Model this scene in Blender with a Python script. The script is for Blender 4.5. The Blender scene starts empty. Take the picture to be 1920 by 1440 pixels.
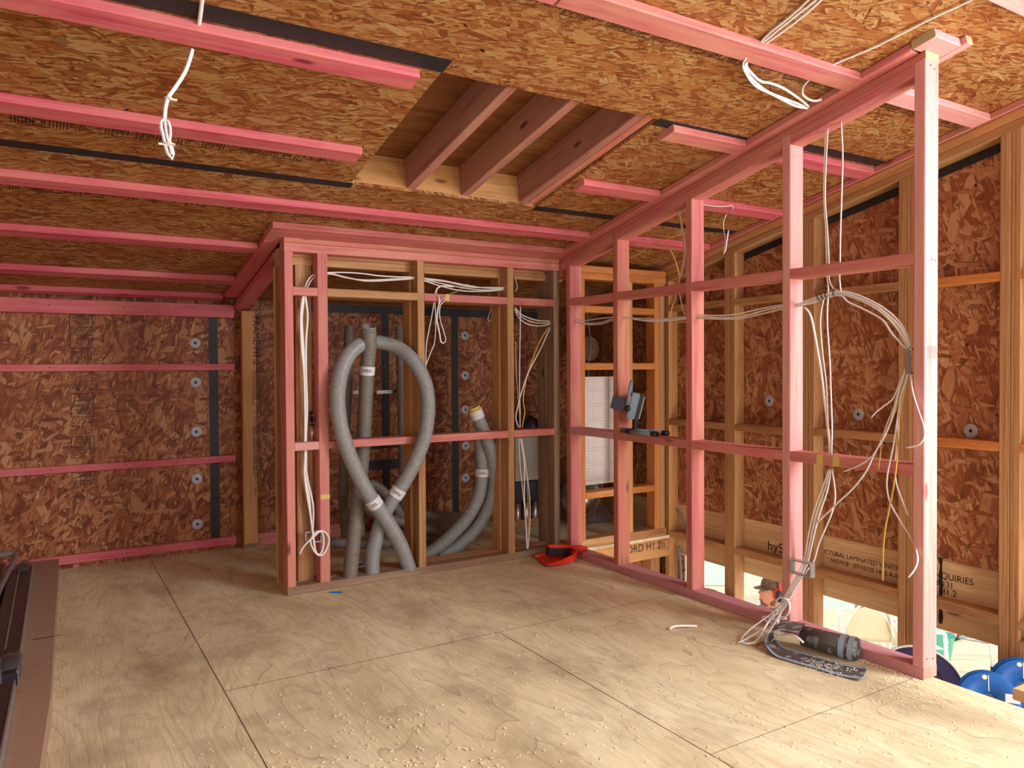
import bpy, bmesh, math, random
from mathutils import Vector, Matrix, Euler, noise
R = math.radians
sc = bpy.context.scene
C = sc.collection
# ------------------------------------------------------------------ camera
def make_camera():
    cd = bpy.data.cameras.new('camera'); co = bpy.data.objects.new('camera', cd); C.objects.link(co)
    yaw, pit, rol = 0.5493, -0.0171, -0.0057
    F = Vector((math.sin(yaw), math.cos(yaw), 0)); Rt = Vector((math.cos(yaw), -math.sin(yaw), 0)); U = Vector((0, 0, 1))
    F2 = F*math.cos(pit) + U*math.sin(pit); U2 = -F*math.sin(pit) + U*math.cos(pit)
    R3 = Rt*math.cos(rol) + U2*math.sin(rol); U3 = -Rt*math.sin(rol) + U2*math.cos(rol)
    m = Matrix((R3, U3, -F2)).transposed().to_4x4(); m.translation = Vector((-2.8743, -4.088, 1.22))
    co.matrix_world = m
    cd.sensor_width = 36; cd.lens = 36*1432.6/1920; cd.shift_y = -(720-711.4)/1920
    cd.clip_start = .05; cd.clip_end = 200
    sc.camera = co
make_camera()
# ------------------------------------------------------------------ world, sun, window daylight, exposure
sc.view_settings.view_transform = 'Standard'; sc.view_settings.look = 'None'
sc.view_settings.gamma = 1; sc.view_settings.use_curve_mapping = False
sc.view_settings.exposure = 0.4
w = bpy.data.worlds.new('world'); sc.world = w; w.use_nodes = True
bg = w.node_tree.nodes['Background']; bg.inputs[0].default_value = (.93, .97, 1, 1); bg.inputs[1].default_value = 1.05
def area(name, loc, rot, sx, sy, power, col):
    l = bpy.data.lights.new(name, 'AREA'); l.shape = 'RECTANGLE'; l.size = sx; l.size_y = sy; l.energy = power; l.color = col
    o = bpy.data.objects.new(name, l); C.objects.link(o); o.location = loc; o.rotation_euler = rot; return o
sun = bpy.data.lights.new('sun', 'SUN'); sun.energy = 1.2; sun.angle = R(6); sun.color = (1, .95, .86)
so = bpy.data.objects.new('sun', sun); C.objects.link(so)
so.rotation_euler = Vector((-.35, .55, -.9)).to_track_quat('-Z', 'Y').to_euler()
# daylight through the large window in the right wall (behind the viewer's right shoulder) and the opening in the rear wall
area('window_daylight', (1.0, -4.65, 2.05), Vector((-1, .15, -.4)).to_track_quat('-Z', 'Z').to_euler(), 2.4, 1.7, 225, (.9, .94, 1))
area('rear_opening_daylight', (-.6, -6.1, 1.5), Vector((-.15, 1, .02)).to_track_quat('-Z', 'Z').to_euler(), 2.2, 1.9, 34, (1, .97, .93))
# added fill lamp brightening the lower storey, in place of daylight bounced off the ground
area('lower_storey_fill', (.0, -5.6, -1.1), Vector((.05, 1, .12)).to_track_quat('-Z', 'Z').to_euler(), 2.4, 1.8, 170, (1, .98, .94))
D = {'hose_straight': [[-1.4223,0.045,0.0327],[-1.3964,0.06,0.2195],[-1.3514,0.09,0.4835],[-1.3068,0.135,0.7209],[-1.2918,0.135,0.9369],[-1.2897,0.1,1.1845],[-1.2831,0.08,1.3223],[-1.292,0.055,1.3915],[-1.308,0.02,1.4473]],
 'hose_loop': [[-1.0545,0.045,0.0153],[-1.1363,0.0,0.1983],[-1.253,-0.05,0.3797],[-1.3541,-0.07,0.5213],[-1.4403,-0.075,0.6908],[-1.5017,-0.075,0.8692],[-1.5221,-0.07,1.0433],[-1.4929,-0.05,1.2018],[-1.4127,0.02,1.3052],[-1.3004,0.11,1.3596],[-1.202,0.12,1.3641],[-1.1089,0.08,1.3328],[-1.0525,-0.02,1.2538],[-1.0058,-0.07,1.1365],[-0.9857,-0.075,0.9977],[-1.0073,-0.075,0.8292],[-1.0632,-0.07,0.6878],[-1.1339,-0.04,0.5489],[-1.2164,0.0,0.4073],[-1.2587,0.035,0.2682],[-1.2831,0.05,0.1457],[-1.2875,0.05,0.0174]],
 'hose_arc_left': [[-0.4743,0.22,0.7076],[-0.4675,0.22,0.5552],[-0.4884,0.22,0.4014],[-0.5475,0.25,0.2646],[-0.6435,0.29,0.1479],[-0.7625,0.32,0.054],[-0.8653,0.34,0.0022]],
 'hose_arc_mid': [[-0.3728,0.33,0.6423],[-0.3537,0.33,0.4629],[-0.4037,0.33,0.3073],[-0.5051,0.33,0.1767],[-0.6178,0.38,0.0581],[-0.715,0.42,-0.0249]],
 'hose_arc_right': [[-0.5634,0.14,0.9487],[-0.5141,0.14,0.8387],[-0.4318,0.17,0.6784],[-0.388,0.2,0.4819],[-0.4217,0.22,0.3083],[-0.4862,0.27,0.1677],[-0.5952,0.31,0.062],[-0.7154,0.34,-0.0045]],
 'hose_back_left': [[-1.0737,1.0,1.5021],[-1.1014,0.95,1.2515],[-1.1152,0.95,0.9966],[-1.1338,0.95,0.6329],[-1.1445,0.95,0.3054],[-1.1244,0.95,0.0472]],
 'hose_back_mid': [[-1.0363,0.75,1.179],[-1.0464,0.75,0.8951],[-1.0674,0.75,0.6475],[-1.0886,0.75,0.3651],[-1.0985,0.75,0.0997]],
 'hose_back_right': [[-0.7015,1.0,1.5104],[-0.7129,0.95,1.2506],[-0.7074,0.95,0.9473],[-0.7022,0.95,0.6051],[-0.7011,0.95,0.2622],[-0.7031,0.95,0.0335]],
 'hose_floor_a': [[-1.4098,0.5,0.1415],[-1.281,0.5,0.1219],[-1.1414,0.5,0.1009],[-0.9974,0.5,0.0895]],
 'hose_floor_b': [[-1.1583,0.62,0.3728],[-1.0939,0.62,0.3077],[-1.0357,0.62,0.2598],[-0.9468,0.62,0.2186],[-0.7753,0.62,0.1639],[-0.5575,0.62,0.0585]],
 'hose_floor_c': [[-0.7543,0.8,0.234],[-0.6335,0.8,0.1954],[-0.5307,0.8,0.1542],[-0.4553,0.8,0.1308]],
 'hose_floor_d': [[-0.0033,0.6,-0.032],[0.1248,0.6,-0.0361],[0.2751,0.6,-0.0308],[0.3857,0.6,-0.0321]],
 'hose_floor_e': [[-1.0432,0.75,0.45],[-0.9493,0.75,0.3952],[-0.8349,0.75,0.2502],[-0.7378,0.75,0.0745],[-0.638,0.75,-0.0119]],
 'run1': [[0.045,-0.0762,1.5243],[0.045,-0.1511,1.5065],[0.045,-0.224,1.4891],[0.045,-0.3594,1.4855],[0.045,-0.4785,1.5018],[0.045,-0.5876,1.5051],[0.045,-0.7293,1.4817],[0.045,-0.907,1.472],[0.045,-1.0967,1.473],[0.045,-1.2015,1.4725],[0.045,-1.3378,1.4592],[0.045,-1.4765,1.4565],[0.045,-1.591,1.4753],[0.045,-1.7179,1.4894],[0.045,-1.7945,1.4865],[0.045,-1.8738,1.5023],[0.045,-1.9421,1.5228],[0.045,-2.0211,1.5278],[0.045,-2.0845,1.5089],[0.045,-2.1818,1.4637],[0.045,-2.2517,1.4093],[0.045,-2.3014,1.3533],[0.045,-2.3324,1.2783]],
 'run2': [[0.045,-0.0761,1.5139],[0.045,-0.1961,1.4838],[0.045,-0.3594,1.4757],[0.045,-0.4784,1.4922],[0.045,-0.5876,1.4988],[0.045,-0.7523,1.4896],[0.045,-0.907,1.4779],[0.045,-1.0967,1.4786],[0.045,-1.2015,1.4642],[0.045,-1.3378,1.4538],[0.045,-1.4764,1.4487],[0.045,-1.6069,1.4641],[0.045,-1.7179,1.482],[0.045,-1.7945,1.4816],[0.045,-1.8738,1.4975],[0.045,-1.9421,1.5158],[0.045,-2.0211,1.5209],[0.045,-2.097,1.4967],[0.045,-2.1819,1.4527],[0.045,-2.2472,1.3987],[0.045,-2.297,1.3365],[0.045,-2.3281,1.2741]],
 'run3': [[0.045,-0.0762,1.5311],[0.045,-0.1963,1.5074],[0.045,-0.3596,1.5117],[0.045,-0.4785,1.5114],[0.045,-0.5876,1.5083],[0.045,-0.7522,1.4774],[0.045,-0.9069,1.4661],[0.045,-1.0967,1.4673],[0.045,-1.2015,1.4809],[0.045,-1.3378,1.47],[0.045,-1.4596,1.4732],[0.045,-1.6069,1.4895],[0.045,-1.7179,1.4968],[0.045,-1.7945,1.4937],[0.045,-1.8738,1.5118],[0.045,-1.9421,1.5275],[0.045,-2.021,1.5346],[0.045,-2.0969,1.5146],[0.045,-2.1936,1.4672],[0.045,-2.2631,1.415],[0.045,-2.3124,1.3528],[0.045,-2.3368,1.2845]],
 'run_yellow': [[0.051,-0.9932,1.4558],[0.051,-1.0905,1.4536],[0.051,-1.1955,1.4703],[0.051,-1.3321,1.4732],[0.051,-1.4711,1.4675],[0.051,-1.6018,1.4646],[0.051,-1.713,1.4776],[0.051,-1.7897,1.4894],[0.051,-1.8693,1.5076],[0.051,-1.9377,1.5188],[0.051,-2.0168,1.5261],[0.051,-2.0929,1.504],[0.051,-2.1827,1.4573],[0.051,-2.2525,1.3986],[0.051,-2.3,1.3407],[0.051,-2.3288,1.2763]],
 'run4': [[0.041,-1.7976,1.4958],[0.041,-1.8769,1.4924],[0.041,-1.9451,1.5084],[0.041,-2.0239,1.5182],[0.041,-2.0622,1.4857],[0.041,-2.1366,1.449],[0.041,-2.2198,1.4001],[0.041,-2.259,1.3443],[0.041,-2.3217,1.2785]],
 'feed1': [[0.045,-1.9517,2.2479],[0.045,-1.9439,2.1133],[0.045,-1.9415,1.9513],[0.045,-1.9497,1.8105],[0.045,-1.9553,1.6728],[0.045,-1.958,1.6005],[0.045,-1.9635,1.5419],[0.045,-1.9583,1.4145],[0.045,-1.9719,1.2281],[0.045,-1.9774,1.0888],[0.045,-1.9829,0.9497],[0.045,-1.9805,0.8263]],
 'feed2': [[0.045,-1.9597,2.2458],[0.045,-1.9519,2.1114],[0.045,-1.9468,1.9503],[0.045,-1.9577,1.8093],[0.045,-1.9659,1.6715],[0.045,-1.966,1.6043],[0.045,-1.9819,1.5565],[0.045,-2.0211,1.5301]],
 'feed3': [[0.045,-2.0248,2.2556],[0.045,-2.0328,2.1153],[0.045,-2.028,1.9348],[0.045,-2.0231,1.7991],[0.045,-2.0208,1.6649],[0.045,-2.0184,1.5943],[0.045,-2.0262,1.5273]],
 'feed4': [[0.045,-1.8402,1.4785],[0.045,-1.8739,1.4381],[0.045,-1.9017,1.3232],[0.045,-1.9291,1.1815],[0.045,-1.9482,1.0412],[0.045,-1.9644,0.9252],[0.045,-1.9752,0.8258]],
 'feed5': [[0.045,-1.9448,1.5273],[0.045,-1.9234,1.4164],[0.045,-1.9344,1.2753],[0.045,-1.9534,1.1349],[0.045,-1.9617,0.9717],[0.045,-1.9699,0.8253]],
 'low1': [[0.045,-1.9727,0.7626],[0.045,-1.9461,0.6656],[0.045,-1.9027,0.5526],[0.045,-1.8751,0.4402],[0.045,-1.8527,0.3394],[0.01,-1.8457,0.2825],[-0.03,-1.8287,0.2124],[-0.05,-1.8014,0.1436],[-0.08,-1.7878,0.0968],[-0.13,-1.7555,0.0338],[-0.2403,-1.7759,0.02],[-0.3065,-1.7719,0.008]],
 'low2': [[0.045,-1.978,0.7632],[0.045,-1.9595,0.6674],[0.045,-1.9191,0.5553],[0.045,-1.8862,0.4375],[0.045,-1.8612,0.3364],[0.01,-1.8543,0.2773],[-0.03,-1.8373,0.2073],[-0.05,-1.8101,0.1435],[-0.08,-1.8025,0.0912],[-0.12,-1.7916,0.0377],[-0.2061,-1.8202,0.008]],
 'low3': [[0.045,-1.9674,0.762],[0.045,-1.9326,0.6684],[0.045,-1.8888,0.5575],[0.045,-1.861,0.4423],[0.045,-1.8413,0.3418],[0.01,-1.8401,0.2885],[-0.03,-1.8201,0.2151],[-0.05,-1.7926,0.1461],[-0.08,-1.7642,0.0951],[-0.16,-1.7208,0.0317],[-0.268,-1.7554,0.012],[-0.2852,-1.8006,0.008],[-0.2366,-1.8171,0.02],[-0.12,-1.7679,0.0501],[-0.08,-1.779,0.0992]],
 'low4': [[0.045,-1.9833,0.7637],[0.045,-1.9992,0.6612],[0.045,-1.9888,0.5899],[0.045,-1.9517,0.5018],[0.045,-1.9166,0.4243],[0.045,-1.8919,0.343],[0.01,-1.8823,0.3028],[-0.03,-1.8572,0.2314],[-0.05,-1.8217,0.1465],[-0.07,-1.8002,0.0912],[-0.06,-1.7832,-0.0001]],
 'low_yellowish': [[-0.05,-1.8072,0.1379],[-0.08,-1.7878,0.0775],[-0.12,-1.7768,0.0334],[-0.221,-1.827,0.02],[-0.2668,-1.8198,0.008]],
 'knot': [[-0.055,-1.8343,0.1699],[-0.055,-1.7879,0.1699],[-0.055,-1.7643,0.1322],[-0.055,-1.7761,0.0941],[-0.055,-1.8113,0.0844],[-0.055,-1.8401,0.1211],[-0.055,-1.8372,0.1634],[-0.055,-1.7996,0.144],[-0.055,-1.7702,0.1119],[-0.055,-1.7879,0.0731],[-0.055,-1.8228,0.0828]],
 'knot_tie': [[-0.085,-1.7111,0.0569],[-0.085,-1.7294,0.0742],[-0.085,-1.7713,0.0738],[-0.085,-1.8066,0.0716],[-0.085,-1.7949,0.0563],[-0.085,-1.7535,0.0541],[-0.085,-1.7111,0.0569]],
 'white_tail': [[-0.2034,-1.8611,0.02],[-0.2099,-1.8948,0.05],[-0.2008,-1.929,0.07],[-0.2203,-1.9987,0.09],[-0.2096,-2.035,0.07]],
 'red_wire': [[-0.2757,-1.845,0.006],[-0.2199,-1.8203,0.006],[-0.1976,-1.842,0.006],[-0.1884,-1.863,0.006],[-0.1832,-1.8813,0.006]],
 'br_w1': [[0.05,-2.3273,1.2573],[0.05,-2.3165,1.2045],[0.05,-2.29,1.1511],[0.05,-2.2722,1.1079],[0.05,-2.2541,1.075],[0.05,-2.208,1.0406],[0.05,-2.1797,1.0173],[0.05,-2.1655,0.9989]],
 'br_w2': [[0.05,-2.3229,1.2574],[0.05,-2.3121,1.2045],[0.05,-2.2856,1.1296],[0.05,-2.2656,1.0539],[0.05,-2.2383,0.9877],[0.05,-2.2083,0.9092],[-0.02,-2.2142,0.8487],[-0.03,-2.1617,0.8048],[-0.03,-2.0931,0.7728]],
 'br_w3': [[0.04,-2.3312,1.2509],[0.04,-2.316,1.194],[0.04,-2.2918,1.1193],[0.04,-2.2674,1.022],[0.04,-2.2333,0.9335],[-0.02,-2.2258,0.8606],[-0.03,-2.1975,0.7891],[-0.02,-2.1308,0.7076],[0.0,-2.0418,0.6302],[0.04,-1.9606,0.5673],[0.04,-1.9092,0.5186]],
 'br_y1': [[0.05,-2.3295,1.2509],[0.05,-2.3188,1.1833],[0.05,-2.2946,1.1191],[0.05,-2.2724,1.0434],[0.05,-2.2453,0.9772],[0.05,-2.2153,0.9207],[-0.02,-2.2512,0.863],[-0.02,-2.2422,0.7977]],
 'br_y2': [[0.045,-2.3369,1.2466],[0.045,-2.3284,1.1834],[0.045,-2.311,1.1196],[0.045,-2.2891,1.0122],[0.045,-2.2848,0.9263],[-0.02,-2.3209,0.8485],[0.0,-2.2954,0.7384],[0.045,-2.2494,0.6417],[0.045,-2.2312,0.5516],[0.045,-2.2221,0.4623],[0.045,-2.2202,0.3302]],
 'br_w4': [[0.04,-2.3334,1.2466],[0.04,-2.3227,1.1623],[0.04,-2.3008,1.0982],[0.04,-2.2833,0.9907],[0.0,-2.2949,0.9083],[-0.02,-2.2942,0.8459],[-0.02,-2.281,0.7808],[0.0,-2.2662,0.7239],[0.04,-2.2571,0.6542],[0.04,-2.3024,0.5862],[0.04,-2.3423,0.5338],[-0.02,-2.4039,0.4869],[-0.03,-2.4057,0.4434],[-0.04,-2.3801,0.3957]],
 'br_w5': [[0.05,-2.3317,1.2425],[0.05,-2.3122,1.162],[0.05,-2.2903,1.0549],[0.05,-2.2773,0.9255],[0.1,-2.2374,0.8101],[0.09,-2.2485,0.7355],[0.06,-2.2899,0.6787],[0.05,-2.325,0.6167]],
 'br_w6': [[0.03,-2.346,1.2046],[-0.01,-2.3724,1.1428],[-0.02,-2.3891,1.0919],[-0.03,-2.4162,1.032],[-0.03,-2.433,0.9822],[-0.03,-2.4331,0.9376],[-0.03,-2.4125,0.9115],[-0.02,-2.3599,0.8961]],
 'up_y': [[0.045,-1.0421,2.0545],[0.045,-1.066,1.9479],[0.045,-1.0817,1.832],[0.045,-1.0735,1.7477],[0.045,-1.0411,1.6798],[0.045,-1.0329,1.6519],[0.045,-1.0163,1.5814],[0.045,-0.9915,1.5398],[0.045,-0.9831,1.4969]],
 'up_w': [[0.045,-1.0502,2.053],[0.045,-1.0819,1.917],[0.045,-1.0937,1.8304],[0.045,-1.0735,1.7335],[0.045,-1.0492,1.679],[0.045,-1.045,1.6364],[0.045,-1.061,1.5636],[0.045,-1.0809,1.5052],[0.045,-1.0968,1.49]],
 'up_y2': [[0.4354,-0.4244,1.9878],[0.444,-0.5221,2.0081],[0.474,-0.631,2.0306]],
 'up_y3': [[0.3,-0.3255,1.893],[0.3,-0.4126,1.9124],[0.3,-0.4873,1.9357]],
 'up_y4': [[0.35,-0.5286,1.97],[0.35,-0.623,1.9407],[0.35,-0.6826,1.8752],[0.35,-0.7229,1.7753],[0.35,-0.7317,1.7111]],
 'ceil_w': [[0.2595,-1.0108,2.1142],[0.333,-1.0078,2.1136],[0.4149,-1.0221,2.1166],[0.4483,-1.0465,2.1216],[0.4878,-1.0182,2.1158],[0.5146,-0.9777,2.1074]],
 'ceil_hang': [[0.55,-0.9126,2.1037],[0.55,-0.8919,2.0666],[0.55,-0.8919,2.0196],[0.55,-0.9042,1.9552],[0.55,-0.8959,1.9095],[0.55,-0.8875,1.8761],[0.55,-0.9041,1.8927],[0.55,-0.9206,1.9684],[0.55,-0.9289,2.0076]],
 'tr1': [[-0.7641,-2.8365,2.5272],[-0.6479,-2.4802,2.4534],[-0.6169,-2.3314,2.4226],[-0.6129,-2.2142,2.3983],[-0.6125,-2.1462,2.3843],[-0.6157,-2.0887,2.3524],[-0.5569,-2.0471,2.3438],[-0.4759,-2.0105,2.3362],[-0.3536,-1.9727,2.3284],[-0.2032,-1.9569,2.3251],[-0.0617,-1.9431,2.3222]],
 'tr2': [[-0.777,-2.8132,2.5203],[-0.6651,-2.4626,2.4478],[-0.6479,-2.3381,2.422],[-0.638,-2.228,2.3992],[-0.6286,-2.1576,2.3846],[-0.6441,-2.1038,2.3455],[-0.5609,-2.0454,2.3334],[-0.4524,-1.9981,2.3236],[-0.3262,-1.9767,2.3192],[-0.1582,-1.9481,2.3133],[-0.0806,-1.9522,2.3141]],
 'tr3': [[-0.7993,-2.8112,2.5219],[-0.689,-2.4499,2.4471],[-0.6633,-2.3348,2.4233],[-0.6537,-2.2316,2.4019],[-0.6305,-2.1568,2.3865],[-0.6058,-2.0851,2.3516],[-0.5205,-2.0413,2.3425],[-0.4445,-2.0178,2.3377],[-0.3975,-2.0227,2.3387],[-0.3073,-2.014,2.3369],[-0.1641,-1.9793,2.3297],[-0.0676,-1.9503,2.3237]],
 'tr4': [[-0.0942,-2.9405,2.5487],[-0.0993,-2.6703,2.4928],[-0.1394,-2.5071,2.459],[-0.1765,-2.3239,2.421],[-0.2391,-2.1448,2.384],[-0.2526,-2.0786,2.3503],[-0.2209,-2.0364,2.3415],[-0.1809,-2.0081,2.3357],[-0.1178,-1.9911,2.3322],[-0.0765,-1.9966,2.3333],[-0.0665,-2.0177,2.3377]],
 'left_feed': [[-2.4721,-1.7546,2.3012],[-2.4648,-1.6831,2.2864],[-2.4543,-1.5615,2.2612]],
 'left_hang': [[-2.4621,-1.5,2.2242],[-2.4687,-1.5,2.1962],[-2.4849,-1.5,2.1481],[-2.5117,-1.5,2.0983],[-2.532,-1.5,2.0649],[-2.5367,-1.5,2.0542],[-2.5432,-1.5,2.0219],[-2.545,-1.5,1.9937]],
 'left_loop': [[-2.545,-1.5,1.9937],[-2.5541,-1.5,1.9922],[-2.5574,-1.5,1.9704],[-2.5503,-1.5,1.9387],[-2.5402,-1.5,1.8908],[-2.5298,-1.5,1.8725],[-2.5206,-1.5,1.8754],[-2.5233,-1.5,1.9015],[-2.5322,-1.5,1.9299],[-2.5289,-1.5,1.9502],[-2.5315,-1.5,1.9794],[-2.542,-1.5,1.9958],[-2.5451,-1.5,1.9887],[-2.5396,-1.5,1.9403],[-2.5309,-1.5,1.9086],[-2.5266,-1.5,1.8845]],
 'a_run1': [[-1.6686,0.045,1.5938],[-1.6653,0.045,1.6286],[-1.6502,0.045,1.6814],[-1.6205,0.045,1.7207],[-1.5759,0.045,1.735],[-1.5159,0.045,1.7443],[-1.4243,0.045,1.7498],[-1.3306,0.045,1.7493],[-1.2348,0.045,1.7427],[-1.1366,0.045,1.7421],[-1.009,0.045,1.7462],[-0.9437,0.045,1.7435],[-0.828,0.045,1.7371],[-0.6837,0.045,1.7189],[-0.5344,0.045,1.7067],[-0.3917,0.045,1.7136]],
 'a_run2': [[-1.6598,0.045,1.5941],[-1.6566,0.045,1.6232],[-1.6386,0.045,1.6733],[-1.6117,0.045,1.7096],[-1.576,0.045,1.7291],[-1.516,0.045,1.7385],[-1.4399,0.045,1.7251],[-1.3624,0.045,1.7144],[-1.2672,0.045,1.7166],[-1.1368,0.045,1.7298],[-1.009,0.045,1.7399],[-0.9438,0.045,1.734],[-0.8282,0.045,1.7179],[-0.6838,0.045,1.6994],[-0.5345,0.045,1.6935],[-0.3917,0.045,1.7102]],
 'a_run3': [[-1.5745,0.05,1.7268],[-1.5144,0.05,1.7361],[-1.4228,0.05,1.7206],[-1.2973,0.05,1.7094],[-1.1347,0.05,1.7242],[-1.0068,0.05,1.7374],[-0.9415,0.05,1.7284],[-0.8436,0.05,1.7049],[-0.6996,0.05,1.6829],[-0.5317,0.05,1.6874],[-0.3887,0.05,1.7041]],
 'a_run4': [[-0.9461,0.04,1.7366],[-0.8128,0.04,1.731],[-0.6496,0.04,1.7071],[-0.5182,0.04,1.7103],[-0.3946,0.04,1.7163]],
 'a_left1': [[-1.6652,0.045,1.6373],[-1.6714,0.045,1.5994],[-1.684,0.045,1.5066],[-1.6826,0.045,1.3622],[-1.6699,0.045,1.1885],[-1.6662,0.045,0.9852],[-1.6679,0.045,0.8167],[-1.6689,0.045,0.7236],[-1.6727,0.045,0.6365],[-1.6593,0.045,0.5188],[-1.6427,0.045,0.4148],[-1.632,0.045,0.311]],
 'a_left2': [[-1.6623,0.045,1.6374],[-1.6542,0.045,1.5799],[-1.6463,0.045,1.4932],[-1.6564,0.045,1.3625],[-1.6582,0.045,1.1884],[-1.6545,0.045,0.9848],[-1.665,0.045,0.8165],[-1.6663,0.045,0.6943],[-1.6555,0.045,0.606],[-1.6302,0.045,0.4867],[-1.625,0.045,0.4129],[-1.632,0.045,0.311]],
 'a_left3': [[-1.6608,0.05,1.6379],[-1.6642,0.05,1.5943],[-1.6771,0.05,1.4782],[-1.6698,0.05,1.3335],[-1.66,0.05,1.1593],[-1.6621,0.05,0.9557],[-1.6606,0.05,0.8158],[-1.6619,0.05,0.6934],[-1.6628,0.05,0.606],[-1.6462,0.05,0.5022],[-1.6335,0.05,0.3102]],
 'a_coil': [[-1.654,-0.02,0.3689],[-1.646,-0.02,0.2957],[-1.6351,-0.02,0.222],[-1.6118,-0.02,0.2044],[-1.5937,-0.02,0.2456],[-1.5931,-0.02,0.3037],[-1.6105,-0.02,0.3349],[-1.6399,-0.02,0.3239],[-1.6636,-0.02,0.2834],[-1.6409,-0.02,0.2227],[-1.606,-0.02,0.1978],[-1.5761,-0.02,0.2288],[-1.5608,-0.02,0.2794],[-1.5753,-0.02,0.3162],[-1.6046,-0.02,0.3342],[-1.6401,-0.02,0.3094],[-1.6752,-0.02,0.2849],[-1.7072,-0.02,0.2516],[-1.7218,-0.02,0.222]],
 'a_drop1': [[-0.7566,0.045,1.7087],[-0.8283,0.045,1.7052],[-0.8638,0.045,1.6875],[-0.8711,0.045,1.6585],[-0.885,-0.012,1.6342],[-0.8782,-0.012,1.6062],[-0.8891,-0.012,1.5587],[-0.8966,-0.012,1.4957],[-0.8865,-0.012,1.4488],[-0.8764,-0.012,1.4017],[-0.8732,-0.012,1.3703],[-0.8522,-0.012,1.3579],[-0.838,-0.012,1.3802],[-0.8517,-0.012,1.4274],[-0.8688,-0.012,1.4807],[-0.8789,-0.012,1.5276],[-0.8714,-0.012,1.5845],[-0.8396,-0.012,1.6172],[-0.8465,-0.012,1.6296],[-0.8712,-0.012,1.6097],[-0.8855,-0.012,1.5745]],
 'a_drop2': [[-0.7566,0.045,1.7023],[-0.8425,0.045,1.7045],[-0.8745,0.045,1.6743],[-0.8819,0.045,1.6263],[-0.9003,0.045,1.5304],[-0.9256,0.045,1.4189],[-0.9402,0.045,1.3396],[-0.945,0.045,1.1815]],
 'a_drop3': [[-0.8797,0.05,1.6109],[-0.8735,0.05,1.4997],[-0.8816,0.05,1.3721],[-0.9138,0.05,1.2923],[-0.9422,0.05,1.2289]],
 'a_back_hang': [[-0.4231,0.2,1.6986],[-0.4076,0.2,1.658],[-0.4081,0.2,1.5892],[-0.4283,0.2,1.5301],[-0.4206,0.2,1.5062],[-0.4045,0.2,1.5273],[-0.3961,0.2,1.5896]],
 'a_ceil': [[-0.123,0.7,1.9047],[-0.2936,0.7,1.8152],[-0.3792,0.7,1.7583],[-0.4632,0.7,1.7209]],
 'a_right1': [[-0.3214,0.045,1.5886],[-0.2818,0.045,1.5424],[-0.201,0.045,1.5071],[-0.0979,0.045,1.4994],[-0.0136,0.045,1.5119]],
 'a_right2': [[-0.3215,0.045,1.5818],[-0.2939,0.045,1.5319],[-0.2215,0.045,1.4895],[-0.1188,0.045,1.4816],[-0.0136,0.045,1.5049]],
 'a_right3': [[-0.3214,0.045,1.5953],[-0.2617,0.045,1.5464],[-0.16,0.045,1.5185],[-0.0769,0.045,1.5138],[-0.0093,0.045,1.5155]],
 'a_right_up': [[-0.2985,0.08,1.7962],[-0.2867,0.08,1.756],[-0.2789,0.08,1.7222],[-0.2951,0.08,1.6976]],
 'a_y': [[-0.0102,0.05,1.5018],[-0.0611,0.05,1.4692],[-0.1285,0.05,1.3813],[-0.1871,0.05,1.2602],[-0.2286,0.05,1.1574],[-0.2494,0.05,1.0721],[-0.258,0.05,0.997],[-0.2462,0.05,0.935],[-0.2547,0.05,0.884],[-0.2672,0.05,0.8263]],
 'a_w': [[-0.0136,0.045,1.5014],[-0.0562,0.045,1.4586],[-0.107,0.045,1.3641],[-0.1614,0.045,1.2774],[-0.2235,0.045,1.1745],[-0.2729,0.045,1.0557],[-0.3057,0.045,0.9544],[-0.3181,0.045,0.8868],[-0.2945,0.045,0.8279]],
 'a_v1': [[-0.2774,0.045,1.6003],[-0.2829,0.045,1.3793],[-0.2886,0.045,1.1071],[-0.2857,0.045,0.9366],[-0.2864,0.045,0.8275]],
 'a_v2': [[-0.2684,0.12,1.3818],[-0.2657,0.12,1.1746],[-0.2506,0.12,1.0013],[-0.2354,0.12,0.8202]],
 'a_low1': [[-0.2949,0.045,0.7597],[-0.288,0.045,0.5954],[-0.2689,0.045,0.4228],[-0.2498,0.045,0.2492],[-0.2389,0.045,0.0378]],
 'a_low2': [[-0.2748,0.045,0.7586],[-0.2476,0.045,0.5925],[-0.2202,0.045,0.4184],[-0.2131,0.045,0.2452],[-0.2307,0.045,0.0367]],
 'a_low3': [[-0.2797,0.05,0.7585],[-0.2525,0.05,0.5924],[-0.2538,0.05,0.3863],[-0.2427,0.05,0.2131],[-0.2316,0.05,0.0358]],
 'a_low_y': [[-0.2676,0.05,0.7579],[-0.2403,0.05,0.5915],[-0.2292,0.05,0.4185],[-0.2219,0.05,0.2798],[-0.227,0.05,0.125]],
 'blue1': [[-1.4423,0.05,0.0406],[-1.4228,0.05,0.1192],[-1.4126,0.05,0.2054],[-1.4034,0.05,0.1921],[-1.4136,0.05,0.1028],[-1.4267,0.05,0.0383]],
 'blue2': [[-1.3811,0.17,0.0531],[-1.3325,0.17,0.0649],[-1.2671,0.17,0.0714]],
 'blue3': [[-0.0036,0.16,0.0198],[-0.0033,0.16,0.0666],[0.0187,0.16,0.1288],[0.0319,0.16,0.1454]],
 'blue4': [[0.0094,0.16,0.0145],[0.0141,0.16,0.0753],[0.0274,0.16,0.1206],[0.0406,0.16,0.1444]],
 'grey_wire': [[1.02,0.0304,0.2036],[1.02,-0.0188,0.1686],[1.02,-0.0619,0.1101],[1.02,-0.0832,0.0333]],
 'blue_back': [[0.6846,0.6,1.8974],[0.6736,0.6,1.734],[0.6779,0.6,1.5713],[0.7077,0.6,1.4085],[0.6917,0.6,1.2857],[0.6808,0.6,1.1427]],
 'ext_person': [[3.0823,0.8784,-1.0]]}
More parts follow.
